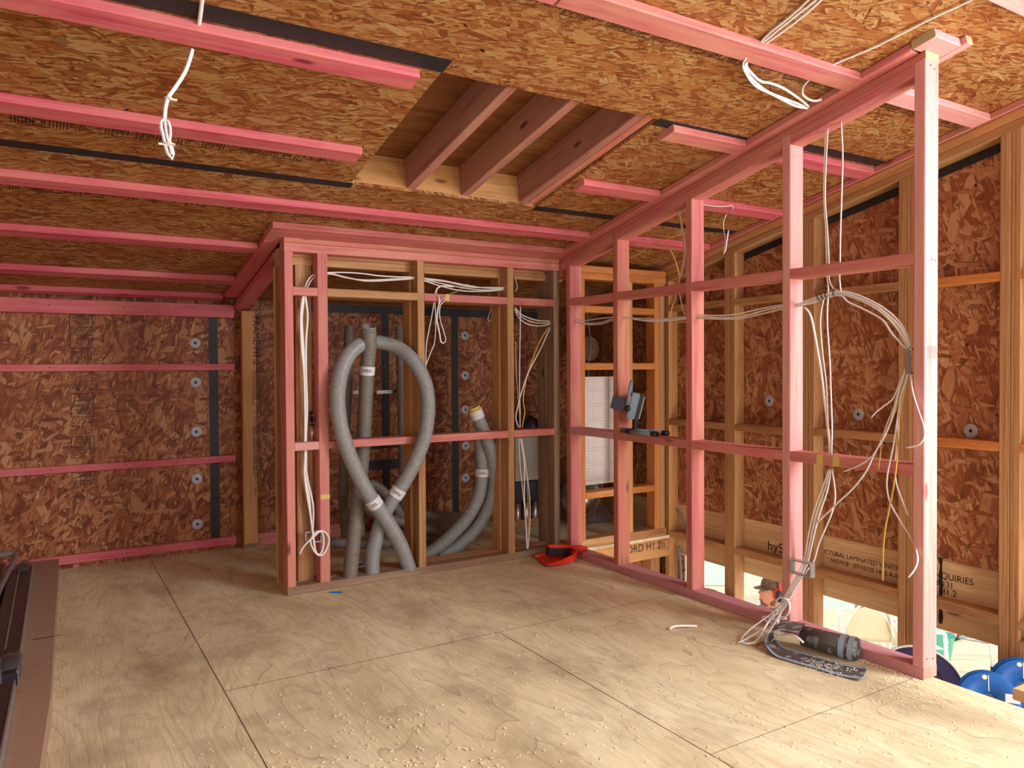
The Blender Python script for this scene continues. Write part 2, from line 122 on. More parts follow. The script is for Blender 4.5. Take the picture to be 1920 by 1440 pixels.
# ------------------------------------------------------------------ materials
def srgb(r, g, b):
    f = lambda c: c/12.92 if c <= .04045 else ((c+.055)/1.055)**2.4
    return (f(r/255), f(g/255), f(b/255), 1)
class NT:
    def __init__(s, name):
        s.m = bpy.data.materials.new(name); s.m.use_nodes = True; s.t = s.m.node_tree; s.b = s.t.nodes['Principled BSDF']
    def n(s, typ, **kw):
        x = s.t.nodes.new(typ)
        for k, v in kw.items(): setattr(x, k, v)
        return x
    def l(s, a, b): s.t.links.new(a, b)
    def math(s, op, a, b=None, c=None):
        x = s.n('ShaderNodeMath', operation=op)
        for i, v in enumerate((a, b, c)):
            if v is None: continue
            if isinstance(v, (int, float)): x.inputs[i].default_value = v
            else: s.l(v, x.inputs[i])
        return x.outputs[0]
    def ramp(s, fac, stops, interp='LINEAR'):
        x = s.n('ShaderNodeValToRGB'); x.color_ramp.interpolation = interp
        e = x.color_ramp.elements
        while len(e) < len(stops): e.new(.5)
        for i, (p, c) in enumerate(stops): e[i].position = p; e[i].color = c
        s.l(fac, x.inputs[0]); return x.outputs[0]
    def mix(s, fac, a, b, mode='MIX'):
        x = s.n('ShaderNodeMix', data_type='RGBA', blend_type=mode)
        for i, v in ((0, fac), (6, a), (7, b)):
            if isinstance(v, (int, float)): x.inputs[i].default_value = v
            elif isinstance(v, tuple): x.inputs[i].default_value = v
            else: s.l(v, x.inputs[i])
        return x.outputs[2]
    def noise(s, vec, scale, detail=2, rough=.5, dist=0):
        x = s.n('ShaderNodeTexNoise'); x.inputs['Scale'].default_value = scale; x.inputs['Detail'].default_value = detail
        x.inputs['Roughness'].default_value = rough; x.inputs['Distortion'].default_value = dist
        s.l(vec, x.inputs['Vector']); return x.outputs[0]
    def mapping(s, vec, scale=(1, 1, 1), rot=(0, 0, 0), loc=(0, 0, 0)):
        x = s.n('ShaderNodeMapping'); x.inputs['Scale'].default_value = scale; x.inputs['Rotation'].default_value = rot
        x.inputs['Location'].default_value = loc; s.l(vec, x.inputs['Vector']); return x.outputs[0]
    def bump(s, h, strength, dist=.002):
        x = s.n('ShaderNodeBump'); x.inputs['Strength'].default_value = strength; x.inputs['Distance'].default_value = dist
        s.l(h, x.inputs['Height']); s.l(x.outputs[0], s.b.inputs['Normal'])
    def objco(s, randomize=True):
        tc = s.n('ShaderNodeTexCoord'); v = tc.outputs['Object']
        if randomize:
            oi = s.n('ShaderNodeObjectInfo'); m = s.math('MULTIPLY', oi.outputs['Random'], 53.7)
            va = s.n('ShaderNodeVectorMath', operation='ADD'); s.l(v, va.inputs[0]); s.l(m, va.inputs[1]); v = va.outputs[0]
            s.rand = oi.outputs['Random']
        return v
def plain(name, col, rough=.5, metal=0, trans=0, spec=.5, mottled=0):
    n = NT(name)
    if mottled:
        v = n.objco(); f = n.noise(v, 40, 3)
        c2 = tuple(min(1, x*(1+mottled)) for x in col[:3])+(1,); c1 = tuple(x*(1-mottled) for x in col[:3])+(1,)
        n.l(n.ramp(f, [(.3, c1), (.7, c2)]), n.b.inputs['Base Color'])
    else: n.b.inputs['Base Color'].default_value = col
    n.b.inputs['Roughness'].default_value = rough; n.b.inputs['Metallic'].default_value = metal
    n.b.inputs['Transmission Weight'].default_value = trans; n.b.inputs['Specular IOR Level'].default_value = spec
    return n.m
def wood(name, dark, mid, light, blotch=None, rough=.6, fib=.5, hue=.0):
    n = NT(name); v = n.objco()
    g = n.noise(n.mapping(v, (1.6, 38, 38)), 1, 4, .55, .6)
    col = n.ramp(g, [(.3, dark), (.5, mid), (.7, light)])
    if blotch:
        bl = n.noise(n.mapping(v, (2.2, 9, 9)), 1, 3, .6)
        col = n.mix(n.ramp(bl, [(.42, (0, 0, 0, 1)), (.66, (1, 1, 1, 1))]), col, blotch)
    rr = n.ramp(n.rand, [(0, (.84, .84, .84, 1)), (1, (1.0, 1.0, 1.0, 1))])
    col = n.mix(1, col, rr, 'MULTIPLY')
    f = n.noise(n.mapping(v, (9, 420, 420)), 1, 3, .6)
    col = n.mix(n.math('MULTIPLY', n.ramp(f, [(.35, (1, 1, 1, 1)), (.55, (0, 0, 0, 1))]), fib*.35), col, dark)
    # knots
    kv = n.n('ShaderNodeTexVoronoi'); kv.inputs['Scale'].default_value = 1; n.l(n.mapping(v, (2.3, 7, 7)), kv.inputs['Vector'])
    kd = n.ramp(kv.outputs['Distance'], [(.05, (1, 1, 1, 1)), (.11, (0, 0, 0, 1))])
    dk = tuple(x*.45 for x in dark[:3])+(1,)
    col = n.mix(kd, col, dk)
    n.l(col, n.b.inputs['Base Color']); n.b.inputs['Roughness'].default_value = rough
    n.b.inputs['Specular IOR Level'].default_value = .3
    n.bump(f, .25, .001)
    return n.m
def plies(name, dark, mid, light, scale=150):
    n = NT(name); v = n.objco()
    g = n.noise(n.mapping(v, (.9, scale, 3)), 1, 3, .65, .15)
    col = n.ramp(g, [(.3, dark), (.48, mid), (.7, light)])
    b = n.noise(n.mapping(v, (1.4, 10, 12)), 1, 3, .6)
    col = n.mix(n.math('MULTIPLY', b, .5), col, mid)
    f = n.noise(n.mapping(v, (8, 500, 160)), 1, 3, .6)
    col = n.mix(n.math('MULTIPLY', n.ramp(f, [(.36, (1, 1, 1, 1)), (.5, (0, 0, 0, 1))]), .55), col, dark)
    n.l(col, n.b.inputs['Base Color']); n.b.inputs['Roughness'].default_value = .6; n.b.inputs['Specular IOR Level'].default_value = .3
    n.bump(g, .2, .001)
    return n.m
def endgrain(name, a, b):
    n = NT(name); v = n.objco()
    wv = n.n('ShaderNodeTexWave', wave_type='RINGS', rings_direction='X'); wv.inputs['Scale'].default_value = 55; wv.inputs['Distortion'].default_value = 2
    n.l(n.mapping(v, (.2, 1, 1)), wv.inputs['Vector'])
    n.l(n.ramp(wv.outputs['Fac'], [(0, a), (1, b)]), n.b.inputs['Base Color']); n.b.inputs['Roughness'].default_value = .7
    return n.m
def osb(name, plane, base_angle, seed=0, bright=1.0, pal=0):
    """strand board: several layers of long flakes laid at different angles"""
    n = NT(name); tc = n.n('ShaderNodeTexCoord'); sp = n.n('ShaderNodeSeparateXYZ'); n.l(tc.outputs['Object'], sp.inputs[0])
    cb = n.n('ShaderNodeCombineXYZ'); ix = {'xy': (0, 1), 'xz': (0, 2), 'yz': (1, 2)}[plane]
    n.l(sp.outputs[ix[0]], cb.inputs[0]); n.l(sp.outputs[ix[1]], cb.inputs[1]); v = cb.outputs[0]
    wn = n.n('ShaderNodeTexNoise'); wn.inputs['Scale'].default_value = 9; wn.inputs['Detail'].default_value = 2; n.l(v, wn.inputs['Vector'])
    vm = n.n('ShaderNodeVectorMath', operation='MULTIPLY_ADD'); n.l(wn.outputs['Color'], vm.inputs[0]); vm.inputs[1].default_value = (.007, .007, 0); n.l(v, vm.inputs[2]); v = vm.outputs[0]
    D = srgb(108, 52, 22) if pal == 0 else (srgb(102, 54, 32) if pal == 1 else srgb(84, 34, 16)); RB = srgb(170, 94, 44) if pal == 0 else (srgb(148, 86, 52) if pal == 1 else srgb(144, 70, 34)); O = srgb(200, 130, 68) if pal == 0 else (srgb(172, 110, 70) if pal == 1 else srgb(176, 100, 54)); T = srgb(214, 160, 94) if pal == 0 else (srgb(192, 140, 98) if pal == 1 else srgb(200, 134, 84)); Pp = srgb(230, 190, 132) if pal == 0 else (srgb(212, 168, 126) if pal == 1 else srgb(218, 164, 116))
    col = None
    if plane == 'xy':
        lays = [(0, 8, 48, 0), (17, 8, 52, .5), (-21, 9, 60, .5), (6, 13, 100, .55), (-48, 13, 60, .74), (40, 16, 90, .76), (-9, 8, 30, .78), (12, 24, 150, .74)]
    else:
        lays = [(0, 7, 30, 0), (26, 7, 32, .5), (-30, 8, 36, .5), (10, 11, 60, .6), (-60, 9, 40, .7), (54, 10, 46, .72), (-12, 6, 20, .74), (85, 12, 50, .84), (20, 22, 110, .8)]
    for i, (ang, sx, sy, th) in enumerate(lays):
        mp = n.mapping(v, (sx, sy, 1), (0, 0, 0), (seed+i*7.3, seed*2+i*3.1, 0))
        rt = n.mapping(v, (1, 1, 1), (0, 0, R(base_angle+ang)))
        mp = n.mapping(rt, (sx, sy, 1), (0, 0, 0), (seed+i*7.3, seed*2+i*3.1, 0))
        vo = n.n('ShaderNodeTexVoronoi', voronoi_dimensions='2D'); vo.inputs['Scale'].default_value = 1; n.l(mp, vo.inputs['Vector'])
        s2 = n.n('ShaderNodeSeparateColor'); n.l(vo.outputs['Color'], s2.inputs[0])
        fb = n.noise(n.mapping(rt, (sx*1.2, sy*7, 1)), 1, 2, .5)
        t = n.math('MULTIPLY_ADD', fb, .42, n.math('MULTIPLY', s2.outputs[0], .66))
        c = n.ramp(t, [(.1, D), (.32, RB), (.52, O), (.72, T), (.95, Pp)])
        if col is None: col = c; hh = s2.outputs[1]
        else:
            mk = n.math('GREATER_THAN', s2.outputs[1], th)
            # thin dark gap round the flake
            ed = n.math('GREATER_THAN', vo.outputs['Distance'], .62)
            c = n.mix(n.math('MULTIPLY', ed, .6), c, D)
            col = n.mix(mk, col, c); hh = n.math('ADD', hh, mk)
    big = n.noise(v, 2.2, 3, .5)
    col = n.mix(n.ramp(big, [(.35, (.32, .32, .32, 1)), (.6, (0, 0, 0, 1))]), col, RB)
    dot = n.noise(v, 26, 2, .6)
    col = n.mix(n.ramp(dot, [(.70, (0, 0, 0, 1)), (.74, (1, 1, 1, 1))]), col, srgb(50, 22, 12))
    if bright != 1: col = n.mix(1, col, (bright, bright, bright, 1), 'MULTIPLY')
    n.l(col, n.b.inputs['Base Color']); n.b.inputs['Roughness'].default_value = .55; n.b.inputs['Specular IOR Level'].default_value = .35
    n.bump(hh, .25, .0015)
    return n.m
def ply_floor(name):
    n = NT(name); tc = n.n('ShaderNodeTexCoord'); v = tc.outputs['Object']
    # contour grain: wave of a stretched noise
    f = n.noise(n.mapping(v, (1.7, .55, 1)), 1.3, 3, .45, .6)
    s = n.math('FRACT', n.math('MULTIPLY', f, 15))
    edge = n.ramp(s, [(0, (1, 1, 1, 1)), (.05, (.25, .25, .25, 1)), (.55, (0, 0, 0, 1)), (1, (.0, .0, .0, 1))])
    base = n.ramp(n.noise(n.mapping(v, (3, 1.2, 1)), 1, 4, .6), [(.3, srgb(214, 198, 156)), (.52, srgb(234, 220, 180)), (.72, srgb(245, 234, 198))])
    plate = n.ramp(f, [(.3, (.86, .85, .82, 1)), (.5, (1, 1, .98, 1)), (.7, (1.08, 1.08, 1.06, 1))])
    col = n.mix(1, base, plate, 'MULTIPLY')
    col = n.mix(n.math('MULTIPLY', edge, .5), col, srgb(122, 96, 70))
    fib = n.noise(n.mapping(v, (160, 7, 1)), 1, 3, .6)
    col = n.mix(n.ramp(fib, [(.35, (.22, .22, .22, 1)), (.6, (0, 0, 0, 1))]), col, srgb(120, 96, 72))
    dirt = n.noise(n.mapping(v, (1, .75, 1), (0, 0, .4), (3.3, 1.2, 0)), 2.3, 4, .65)
    col = n.mix(n.ramp(dirt, [(.5, (0, 0, 0, 1)), (.72, (.55, .55, .55, 1))]), col, srgb(134, 108, 88))
    sc2 = n.noise(v, 9, 5, .7)
    col = n.mix(n.ramp(sc2, [(.56, (0, 0, 0, 1)), (.8, (.45, .45, .45, 1))]), col, srgb(126, 102, 84))
    n.l(col, n.b.inputs['Base Color']); n.b.inputs['Roughness'].default_value = .62; n.b.inputs['Specular IOR Level'].default_value = .3
    n.bump(s, .12, .001)
    return n.m
def membrane(name):
    n = NT(name); v = n.objco(); vo = n.n('ShaderNodeTexVoronoi', distance='CHEBYCHEV'); vo.inputs['Scale'].default_value = 1
    n.l(n.mapping(v, (26, 46, 26), (0, 0, .6)), vo.inputs['Vector']); s2 = n.n('ShaderNodeSeparateColor'); n.l(vo.outputs['Color'], s2.inputs[0])
    k = n.math('MULTIPLY', n.math('GREATER_THAN', s2.outputs[0], .62), n.math('LESS_THAN', vo.outputs['Distance'], .42))
    n.l(n.mix(k, srgb(88, 82, 78), srgb(140, 146, 148)), n.b.inputs['Base Color']); n.b.inputs['Roughness'].default_value = .5
    return n.m
M = {}
M['pink'] = wood('treated_pine_pink', srgb(184, 94, 90), srgb(208, 120, 115), srgb(220, 142, 132), srgb(212, 142, 120))
M['pink_deep'] = wood('treated_pine_deep_pink', srgb(192, 76, 90), srgb(212, 98, 110), srgb(224, 122, 126), srgb(218, 124, 118))
M['pink_pale'] = wood('treated_pine_pale_pink', srgb(206, 134, 124), srgb(224, 162, 150), srgb(234, 182, 170), srgb(230, 160, 158))
M['pink_mauve'] = wood('treated_pine_mauve', srgb(194, 126, 138), srgb(214, 152, 160), srgb(224, 170, 172), srgb(218, 152, 150))
M['pink_tan'] = wood('faded_pink_pine', srgb(176, 106, 78), srgb(204, 134, 104), srgb(216, 154, 124), srgb(214, 118, 108))
M['tan'] = wood('untreated_pine', srgb(158, 110, 66), srgb(192, 146, 98), srgb(210, 168, 120), srgb(184, 130, 84))
M['greyed'] = wood('weathered_pine', srgb(122, 96, 74), srgb(158, 130, 104), srgb(176, 150, 124), srgb(150, 114, 90))
M['lvl'] = plies('laminated_veneer_edge', srgb(122, 80, 46), srgb(176, 128, 84), srgb(204, 162, 116))
M['lvl_side'] = wood('veneer_face', srgb(170, 116, 66), srgb(202, 148, 94), srgb(214, 168, 114), srgb(206, 146, 88))
M['lvl_orange'] = plies('orange_veneer_edge', srgb(150, 84, 40), srgb(196, 122, 62), srgb(214, 150, 92), 90)
M['end'] = endgrain('end_grain', srgb(170, 140, 100), srgb(206, 180, 138))
M['end_pink'] = endgrain('pink_end_grain', srgb(206, 126, 116), srgb(216, 150, 132))
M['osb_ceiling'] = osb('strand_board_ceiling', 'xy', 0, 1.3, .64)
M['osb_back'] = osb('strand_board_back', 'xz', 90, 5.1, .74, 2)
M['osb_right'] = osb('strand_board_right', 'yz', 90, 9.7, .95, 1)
M['floor'] = ply_floor('plywood_floor')
M['ply'] = wood('plywood_plain', srgb(196, 160, 112), srgb(218, 184, 138), srgb(232, 204, 162), srgb(210, 172, 122))
M['roof_ply'] = wood('old_roof_ply', srgb(112, 66, 32), srgb(140, 88, 48), srgb(158, 104, 60), srgb(118, 72, 38))
M['joist'] = wood('pinkish_joist', srgb(150, 92, 78), srgb(180, 118, 102), srgb(196, 138, 122), srgb(190, 140, 110))
M['tape'] = plain('black_tape', srgb(34, 30, 33), .55, mottled=.25)
M['black'] = plain('black_plastic', srgb(26, 26, 30), .4)
M['ink'] = plain('stamp_ink', srgb(38, 24, 14), .8)
M['ink_faint'] = plain('faint_stamp_ink', srgb(86, 58, 36), .8)
M['ink_dark'] = plain('crack_dark', srgb(64, 50, 40), .9)
M['seam'] = plain('panel_gap', srgb(84, 68, 54), .9)
M['hose'] = plain('grey_corrugated_plastic', srgb(148, 149, 146), .27, mottled=.08)
M['hose_brown'] = plain('dusty_corrugated_plastic', srgb(128, 119, 108), .4, mottled=.1)
M['label'] = plain('paper_label', srgb(214, 214, 216), .6, mottled=.1)
M['cable'] = plain('white_cable', srgb(236, 234, 230), .38)
M['cable_w2'] = plain('warm_white_cable', srgb(224, 214, 200), .4)
M['cable_y'] = plain('yellow_cable', srgb(222, 180, 92), .4)
M['cable_g'] = plain('grey_cable', srgb(120, 128, 142), .4)
M['blue'] = plain('blue_pipe', srgb(24, 122, 204), .35)
M['navy'] = plain('navy_plastic', srgb(52, 48, 88), .4)
M['reel_blue'] = plain('blue_reel_plastic', srgb(18, 92, 170), .35)
M['red'] = plain('red_plastic', srgb(228, 52, 28), .35)
M['red_dark'] = plain('dark_red_plastic', srgb(170, 36, 30), .4)
M['galv'] = plain('galvanised_steel', srgb(176, 182, 182), .35, .75, mottled=.1)
M['washer'] = plain('grey_washer_plastic', srgb(176, 178, 184), .4)
M['steel'] = plain('brushed_steel', srgb(190, 182, 170), .32, .9, mottled=.08)
M['strap'] = plain('dull_steel', srgb(140, 134, 128), .45, .6)
M['grey_blue'] = plain('grey_blue_paint', srgb(126, 146, 158), .4)
M['glass'] = plain('lamp_glass', srgb(220, 210, 190), .1, trans=.6)
M['yellow_tape'] = plain('yellow_sticker', srgb(212, 184, 96), .6)
M['card'] = plain('brown_cardboard', srgb(162, 128, 104), .8, mottled=.08)
M['profile'] = plain('dark_anodised_profile', srgb(52, 48, 58), .35, .3)
M['wrap'] = plain('plastic_wrap', srgb(225, 225, 230), .12, trans=.95)
M['wrap2'] = plain('milky_plastic_wrap', srgb(150, 140, 138), .3, trans=.35)
M['membrane'] = membrane('printed_membrane')
M['membrane_edge'] = plain('grey_butyl_edge', srgb(150, 168, 184), .35)
M['white_board'] = plain('white_perforated_panel', srgb(226, 216, 208), .55)
M['white'] = plain('white_plastic', srgb(238, 236, 230), .4)
M['cream'] = plain('cream_plastic', srgb(238, 222, 190), .5)
M['teal'] = plain('teal_rubber', srgb(96, 200, 176), .4)
M['skin'] = plain('skin', srgb(206, 140, 108), .5, mottled=.08)
M['beard'] = plain('beard_hair', srgb(120, 84, 60), .9)
M['cap'] = plain('camo_cap', srgb(92, 68, 48), .85, mottled=.4)
M['shirt'] = plain('grey_shirt', srgb(120, 124, 126), .8)
M['trousers'] = plain('dark_trousers', srgb(60, 60, 66), .8)
M['frame_green'] = plain('grey_green_frame', srgb(150, 172, 168), .5)
M['concrete'] = plain('pale_ground', srgb(222, 206, 176), .8, mottled=.06)
M['sack'] = plain('brown_sack', srgb(150, 116, 92), .8, mottled=.2)
M['chips'] = plain('pale_wood_chips', srgb(250, 236, 208), .8)
M['sheeting'] = plain('pale_green_sheeting', srgb(214, 238, 232), .4)
# ------------------------------------------------------------------ object helpers
def tag(o, label=None, cat=None, group=None, kind=None):
    if label: o['label'] = label
    if cat: o['category'] = cat
    if group: o['group'] = group
    if kind: o['kind'] = kind
    return o
def place(o, parent):
    C.objects.link(o)
    if parent is not None:
        o.parent = parent
        o.matrix_parent_inverse = wm(parent).inverted()
    return o
WM = {}
def wm(o):
    return WM.get(o.name, o.matrix_basis.copy())
def mesh(name, me, mats, parent=None, mat=None, smooth=False):
    o = bpy.data.objects.new(name, me)
    for m in (mats if isinstance(mats, (list, tuple)) else [mats]): me.materials.append(m)
    if mat is not None: o.matrix_basis = mat
    place(o, parent); WM[o.name] = o.matrix_basis.copy()
    if smooth:
        for p in me.polygons: p.use_smooth = True
    return o
def root(name, loc, label, cat, group=None):
    o = bpy.data.objects.new(name, None); C.objects.link(o); o.location = loc; o.empty_display_size = .1
    WM[o.name] = Matrix.Translation(Vector(loc)); return tag(o, label, cat, group)
def member(name, V, mat, parent=None, ends=None, bevel=.003, flat=None):
    """timber from 8 world points: four round one end, four round the other. Local X runs along it, local Y from V0 to V1."""
    V = [Vector(v) for v in V]; a = sum(V[:4], Vector())/4; b = sum(V[4:], Vector())/4; c = (a+b)/2
    X = (b-a).normalized(); Y = (V[1]-V[0]); Y = (Y-X*Y.dot(X)).normalized(); Z = X.cross(Y)
    Mx = Matrix((X, Y, Z)).transposed().to_4x4(); Mx.translation = c; inv = Mx.inverted()
    bm = bmesh.new(); vs = [bm.verts.new(inv @ v) for v in V]
    F = [(3, 2, 1, 0), (4, 5, 6, 7), (0, 1, 5, 4), (1, 2, 6, 5), (2, 3, 7, 6), (3, 0, 4, 7)]
    for i, f in enumerate(F):
        fc = bm.faces.new([vs[k] for k in f]); fc.material_index = 1 if i < 2 else 0
    bmesh.ops.recalc_face_normals(bm, faces=bm.faces)
    if bevel:
        long_e = [e for e in bm.edges if abs((e.verts[0].co-e.verts[1].co).normalized().x) > .9]
        bmesh.ops.bevel(bm, geom=long_e, offset=bevel, segments=1, affect='EDGES')
    me = bpy.data.meshes.new(name); bm.to_mesh(me); bm.free()
    return mesh(name, me, [mat, ends or M['end']], parent, Mx)
def box(name, x0, x1, y0, y1, z0, z1, mat, parent=None, axis=None, ends=None, bevel=.003, ply=None):
    d = (x1-x0, y1-y0, z1-z0); ax = axis if axis is not None else d.index(max(d))
    lo = (x0, y0, z0); hi = (x1, y1, z1); o = [i for i in range(3) if i != ax]
    if ply is not None and o[0] != ply: o.reverse()
    def pt(e, s, t):
        p = [0, 0, 0]; p[ax] = (lo, hi)[e][ax]; p[o[0]] = (lo, hi)[s][o[0]]; p[o[1]] = (lo, hi)[t][o[1]]; return p
    return member(name, [pt(0, 0, 0), pt(0, 1, 0), pt(0, 1, 1), pt(0, 0, 1), pt(1, 0, 0), pt(1, 1, 0), pt(1, 1, 1), pt(1, 0, 1)], mat, parent, ends, bevel)
def quadmesh(name, pts, faces, mats, parent=None, mi=None, smooth=False):
    me = bpy.data.meshes.new(name); me.from_pydata([tuple(p) for p in pts], [], faces); me.update()
    if mi:
        for p, k in zip(me.polygons, mi): p.material_index = k
    bm = bmesh.new(); bm.from_mesh(me); bmesh.ops.recalc_face_normals(bm, faces=bm.faces); bm.to_mesh(me); bm.free()
    return mesh(name, me, mats, parent, None, smooth)
def slab(name, poly, t, mat, parent=None):
    """poly: coplanar points; t: thickness vector"""
    n = len(poly); P = [Vector(p) for p in poly]+[Vector(p)+Vector(t) for p in poly]
    F = [list(range(n)), list(range(2*n-1, n-1, -1))]+[[i, (i+1) % n, n+(i+1) % n, n+i] for i in range(n)]
    return quadmesh(name, P, F, mat, parent)
def ccat(pts, n=8):
    P = [Vector(p) for p in pts]; out = []
    for i in range(len(P)-1):
        p0 = P[max(i-1, 0)]; p1 = P[i]; p2 = P[i+1]; p3 = P[min(i+2, len(P)-1)]
        for k in range(n):
            t = k/n; out.append(.5*((2*p1)+(p2-p0)*t+(2*p0-5*p1+4*p2-p3)*t*t+(3*p1-p0-3*p2+p3)*t**3))
    out.append(P[-1]); return out
def resample(pts, step):
    out = [pts[0]]; acc = 0
    for a, b in zip(pts, pts[1:]):
        d = (b-a).length
        while acc+d >= step:
            t = (step-acc)/d; a = a.lerp(b, t); out.append(a.copy()); d = (b-a).length; acc = 0
        acc += d
    if (out[-1]-pts[-1]).length > step*.3: out.append(pts[-1])
    return out
def frames(pts):
    T = []
    for i in range(len(pts)):
        a = pts[max(i-1, 0)]; b = pts[min(i+1, len(pts)-1)]; T.append((b-a).normalized())
    u = T[0].orthogonal().normalized(); fr = []
    for t in T:
        u = (u-t*u.dot(t)).normalized(); fr.append((t, u, t.cross(u)))
    return fr
def sweep(name, pts, prof, seg, mat, parent=None, cap=True, squash=1, smooth=True):
    """prof: radius or function(i) -> radius"""
    fr = frames(pts); V = []; F = []
    for i, (p, (t, u, w_)) in enumerate(zip(pts, fr)):
        r = prof(i) if callable(prof) else prof
        for k in range(seg):
            a = 2*math.pi*k/seg; V.append(p+u*(r*math.cos(a))+w_*(r*squash*math.sin(a)))
    n = len(pts)
    for i in range(n-1):
        for k in range(seg):
            F.append((i*seg+k, i*seg+(k+1) % seg, (i+1)*seg+(k+1) % seg, (i+1)*seg+k))
    if cap: F += [tuple(range(seg))[::-1], tuple(range((n-1)*seg, n*seg))]
    me = bpy.data.meshes.new(name); me.from_pydata([tuple(v) for v in V], [], F); me.update()
    return mesh(name, me, mat, parent, None, smooth)
def cable(name, key, mat, label=None, group=None, r=.0042, parent=None, cat='cable', squash=.68):
    pts = resample(ccat(D[key] if isinstance(key, str) else key), .02)
    o = sweep(name, pts, r, 8, mat, parent, True, squash)
    if label: tag(o, label, cat, group)
    return o
def hose(name, key, mat, label, r=.043, group='grey corrugated ventilation hoses', open_top=True, pitch=.0095):
    pts = resample(ccat(D[key], 12), pitch/4)
    rr = (r-.0052, r-.0012, r, r-.0012)
    L = Vector(D[key][0])
    rt = root(name, tuple(L), label, 'hose', group)
    b = sweep('corrugated_tube', pts, lambda i: rr[i % 4], 28, mat, rt, False)
    so_ = b.modifiers.new('wall', 'SOLIDIFY'); so_.thickness = .0025
    return rt, pts
def band(name, pts, i0, i1, r, mat, parent):
    return sweep(name, pts[i0:i1], r, 28, mat, parent, False)
def lathe(name, prof, seg, mat, parent=None, M4=None, smooth=True):
    """prof: list of (radius, height) about local Z"""
    V = []; F = []; n = len(prof)
    for (r, z) in prof:
        for k in range(seg):
            a = 2*math.pi*k/seg; V.append((r*math.cos(a), r*math.sin(a), z))
    for i in range(n-1):
        for k in range(seg): F.append((i*seg+k, i*seg+(k+1) % seg, (i+1)*seg+(k+1) % seg, (i+1)*seg+k))
    me = bpy.data.meshes.new(name); me.from_pydata(V, [], F); me.update()
    bm = bmesh.new(); bm.from_mesh(me); bmesh.ops.remove_doubles(bm, verts=bm.verts, dist=1e-5); bmesh.ops.recalc_face_normals(bm, faces=bm.faces); bm.to_mesh(me); bm.free()
    return mesh(name, me, mat, parent, M4, smooth)
def frame4(o, x, y, z=None):
    X = Vector(x).normalized(); Y = Vector(y); Y = (Y-X*Y.dot(X)).normalized(); Z = X.cross(Y)
    m = Matrix((X, Y, Z)).transposed().to_4x4(); m.translation = Vector(o); return m
def text(name, s, size, origin, xdir, ydir, mat, parent, cond=1.0, depth=.0006):
    cu = bpy.data.curves.new(name, 'FONT'); cu.body = s; cu.size = size; cu.extrude = depth/2; cu.space_character = 1.02
    tmp = bpy.data.objects.new('tmp_text', cu); C.objects.link(tmp)
    dg = bpy.context.evaluated_depsgraph_get(); me = bpy.data.meshes.new_from_object(tmp.evaluated_get(dg))
    bpy.data.objects.remove(tmp); me.materials.clear()
    if cond != 1:
        for v in me.vertices: v.co.x *= cond
    return mesh(name, me, mat, parent, frame4(origin, xdir, ydir))
def strips(name, rects, origin, xdir, ydir, mat, parent, lift=.0006):
    """thin printed bars: rects (x0,x1,y0,y1) in a local plane"""
    V = []; F = []
    for (a, b, c, d) in rects:
        k = len(V); V += [(a, c, lift), (b, c, lift), (b, d, lift), (a, d, lift)]; F.append((k, k+1, k+2, k+3))
    me = bpy.data.meshes.new(name); me.from_pydata(V, [], F); me.update()
    return mesh(name, me, mat, parent, frame4(origin, xdir, ydir))
def stamp_rects(length, width, seed, density=1.0):
    rnd = random.Random(seed); x = 0; out = []
    while x < length:
        k = rnd.random()
        if k < .34:
            for j in range(rnd.randint(1, 3)): out.append((x, x+.0034, 0, width)); x += .011
        elif k < .6:
            L = rnd.uniform(.05, .09); t = .0036
            out += [(x, x+t, 0, width), (x+L, x+L+t, 0, width), (x, x+L, 0, t), (x, x+L, width-t, width)]
            for j in range(rnd.randint(3, 6)):
                xx = x+.008+j*.009
                if xx < x+L-.006: out.append((xx, xx+.0042, width*.15, width*rnd.uniform(.55, .9)))
            x += L+.012
        else:
            L = rnd.uniform(.03, .07); yy = .006
            while yy < width-.012:
                xx = x
                while xx < x+L:
                    g = rnd.uniform(.002, .008)
                    if rnd.random() < .6*density: out.append((xx, xx+.0036, yy, yy+rnd.uniform(.006, .014)))
                    xx += g+.003
                yy += .017
            x += L+.012
    return out
# ------------------------------------------------------------------ shell
def nails(rects, o, x, y, parent):
    for q in rects: strips('nail_head', [q], o, x, y, M['ink'], parent)
S_ = .207; Z0 = 1.95
def zc(y): return Z0-S_*y
NRM = Vector((0, S_, 1)).normalized(); SLP = Vector((0, 1, -S_)).normalized()
def cp(x, y, o=0): return Vector((x, y, zc(y)))-NRM*o
XL, XR, YB, YN = -4.3, 1.04, 1.3, -6.2     # left wall, right sheathing, back wall, rear wall
VX0, VX1, VY0, VY1 = -1.64, -.60, -1.595, -.625   # hole cut in the ceiling
def st(o): return tag(o, kind='structure')
def ceiling():
    t = .014; V = []; F = []
    for (x0, x1, y0, y1) in ((XL, VX0, YN, YB+.05), (VX1, XR+.1, YN, YB+.05), (VX0, VX1, YN, VY0), (VX0, VX1, VY1, YB+.05)):
        k = len(V)
        for o in (0, -t): V += [cp(x0, y0, o), cp(x1, y0, o), cp(x1, y1, o), cp(x0, y1, o)]
        F += [(k, k+1, k+2, k+3), (k+7, k+6, k+5, k+4)]+[(k+i, k+4+i, k+4+(i+1) % 4, k+(i+1) % 4) for i in range(4)]
    return st(quadmesh('ceiling', V, F, M['osb_ceiling']))
ceil_o = ceiling()
def cmark(name, x0, x1, y0, y1, mat, parent, o=.0012):
    return quadmesh(name, [cp(x0, y0, o), cp(x1, y0, o), cp(x1, y1, o), cp(x0, y1, o)], [(0, 1, 2, 3)], mat, parent)
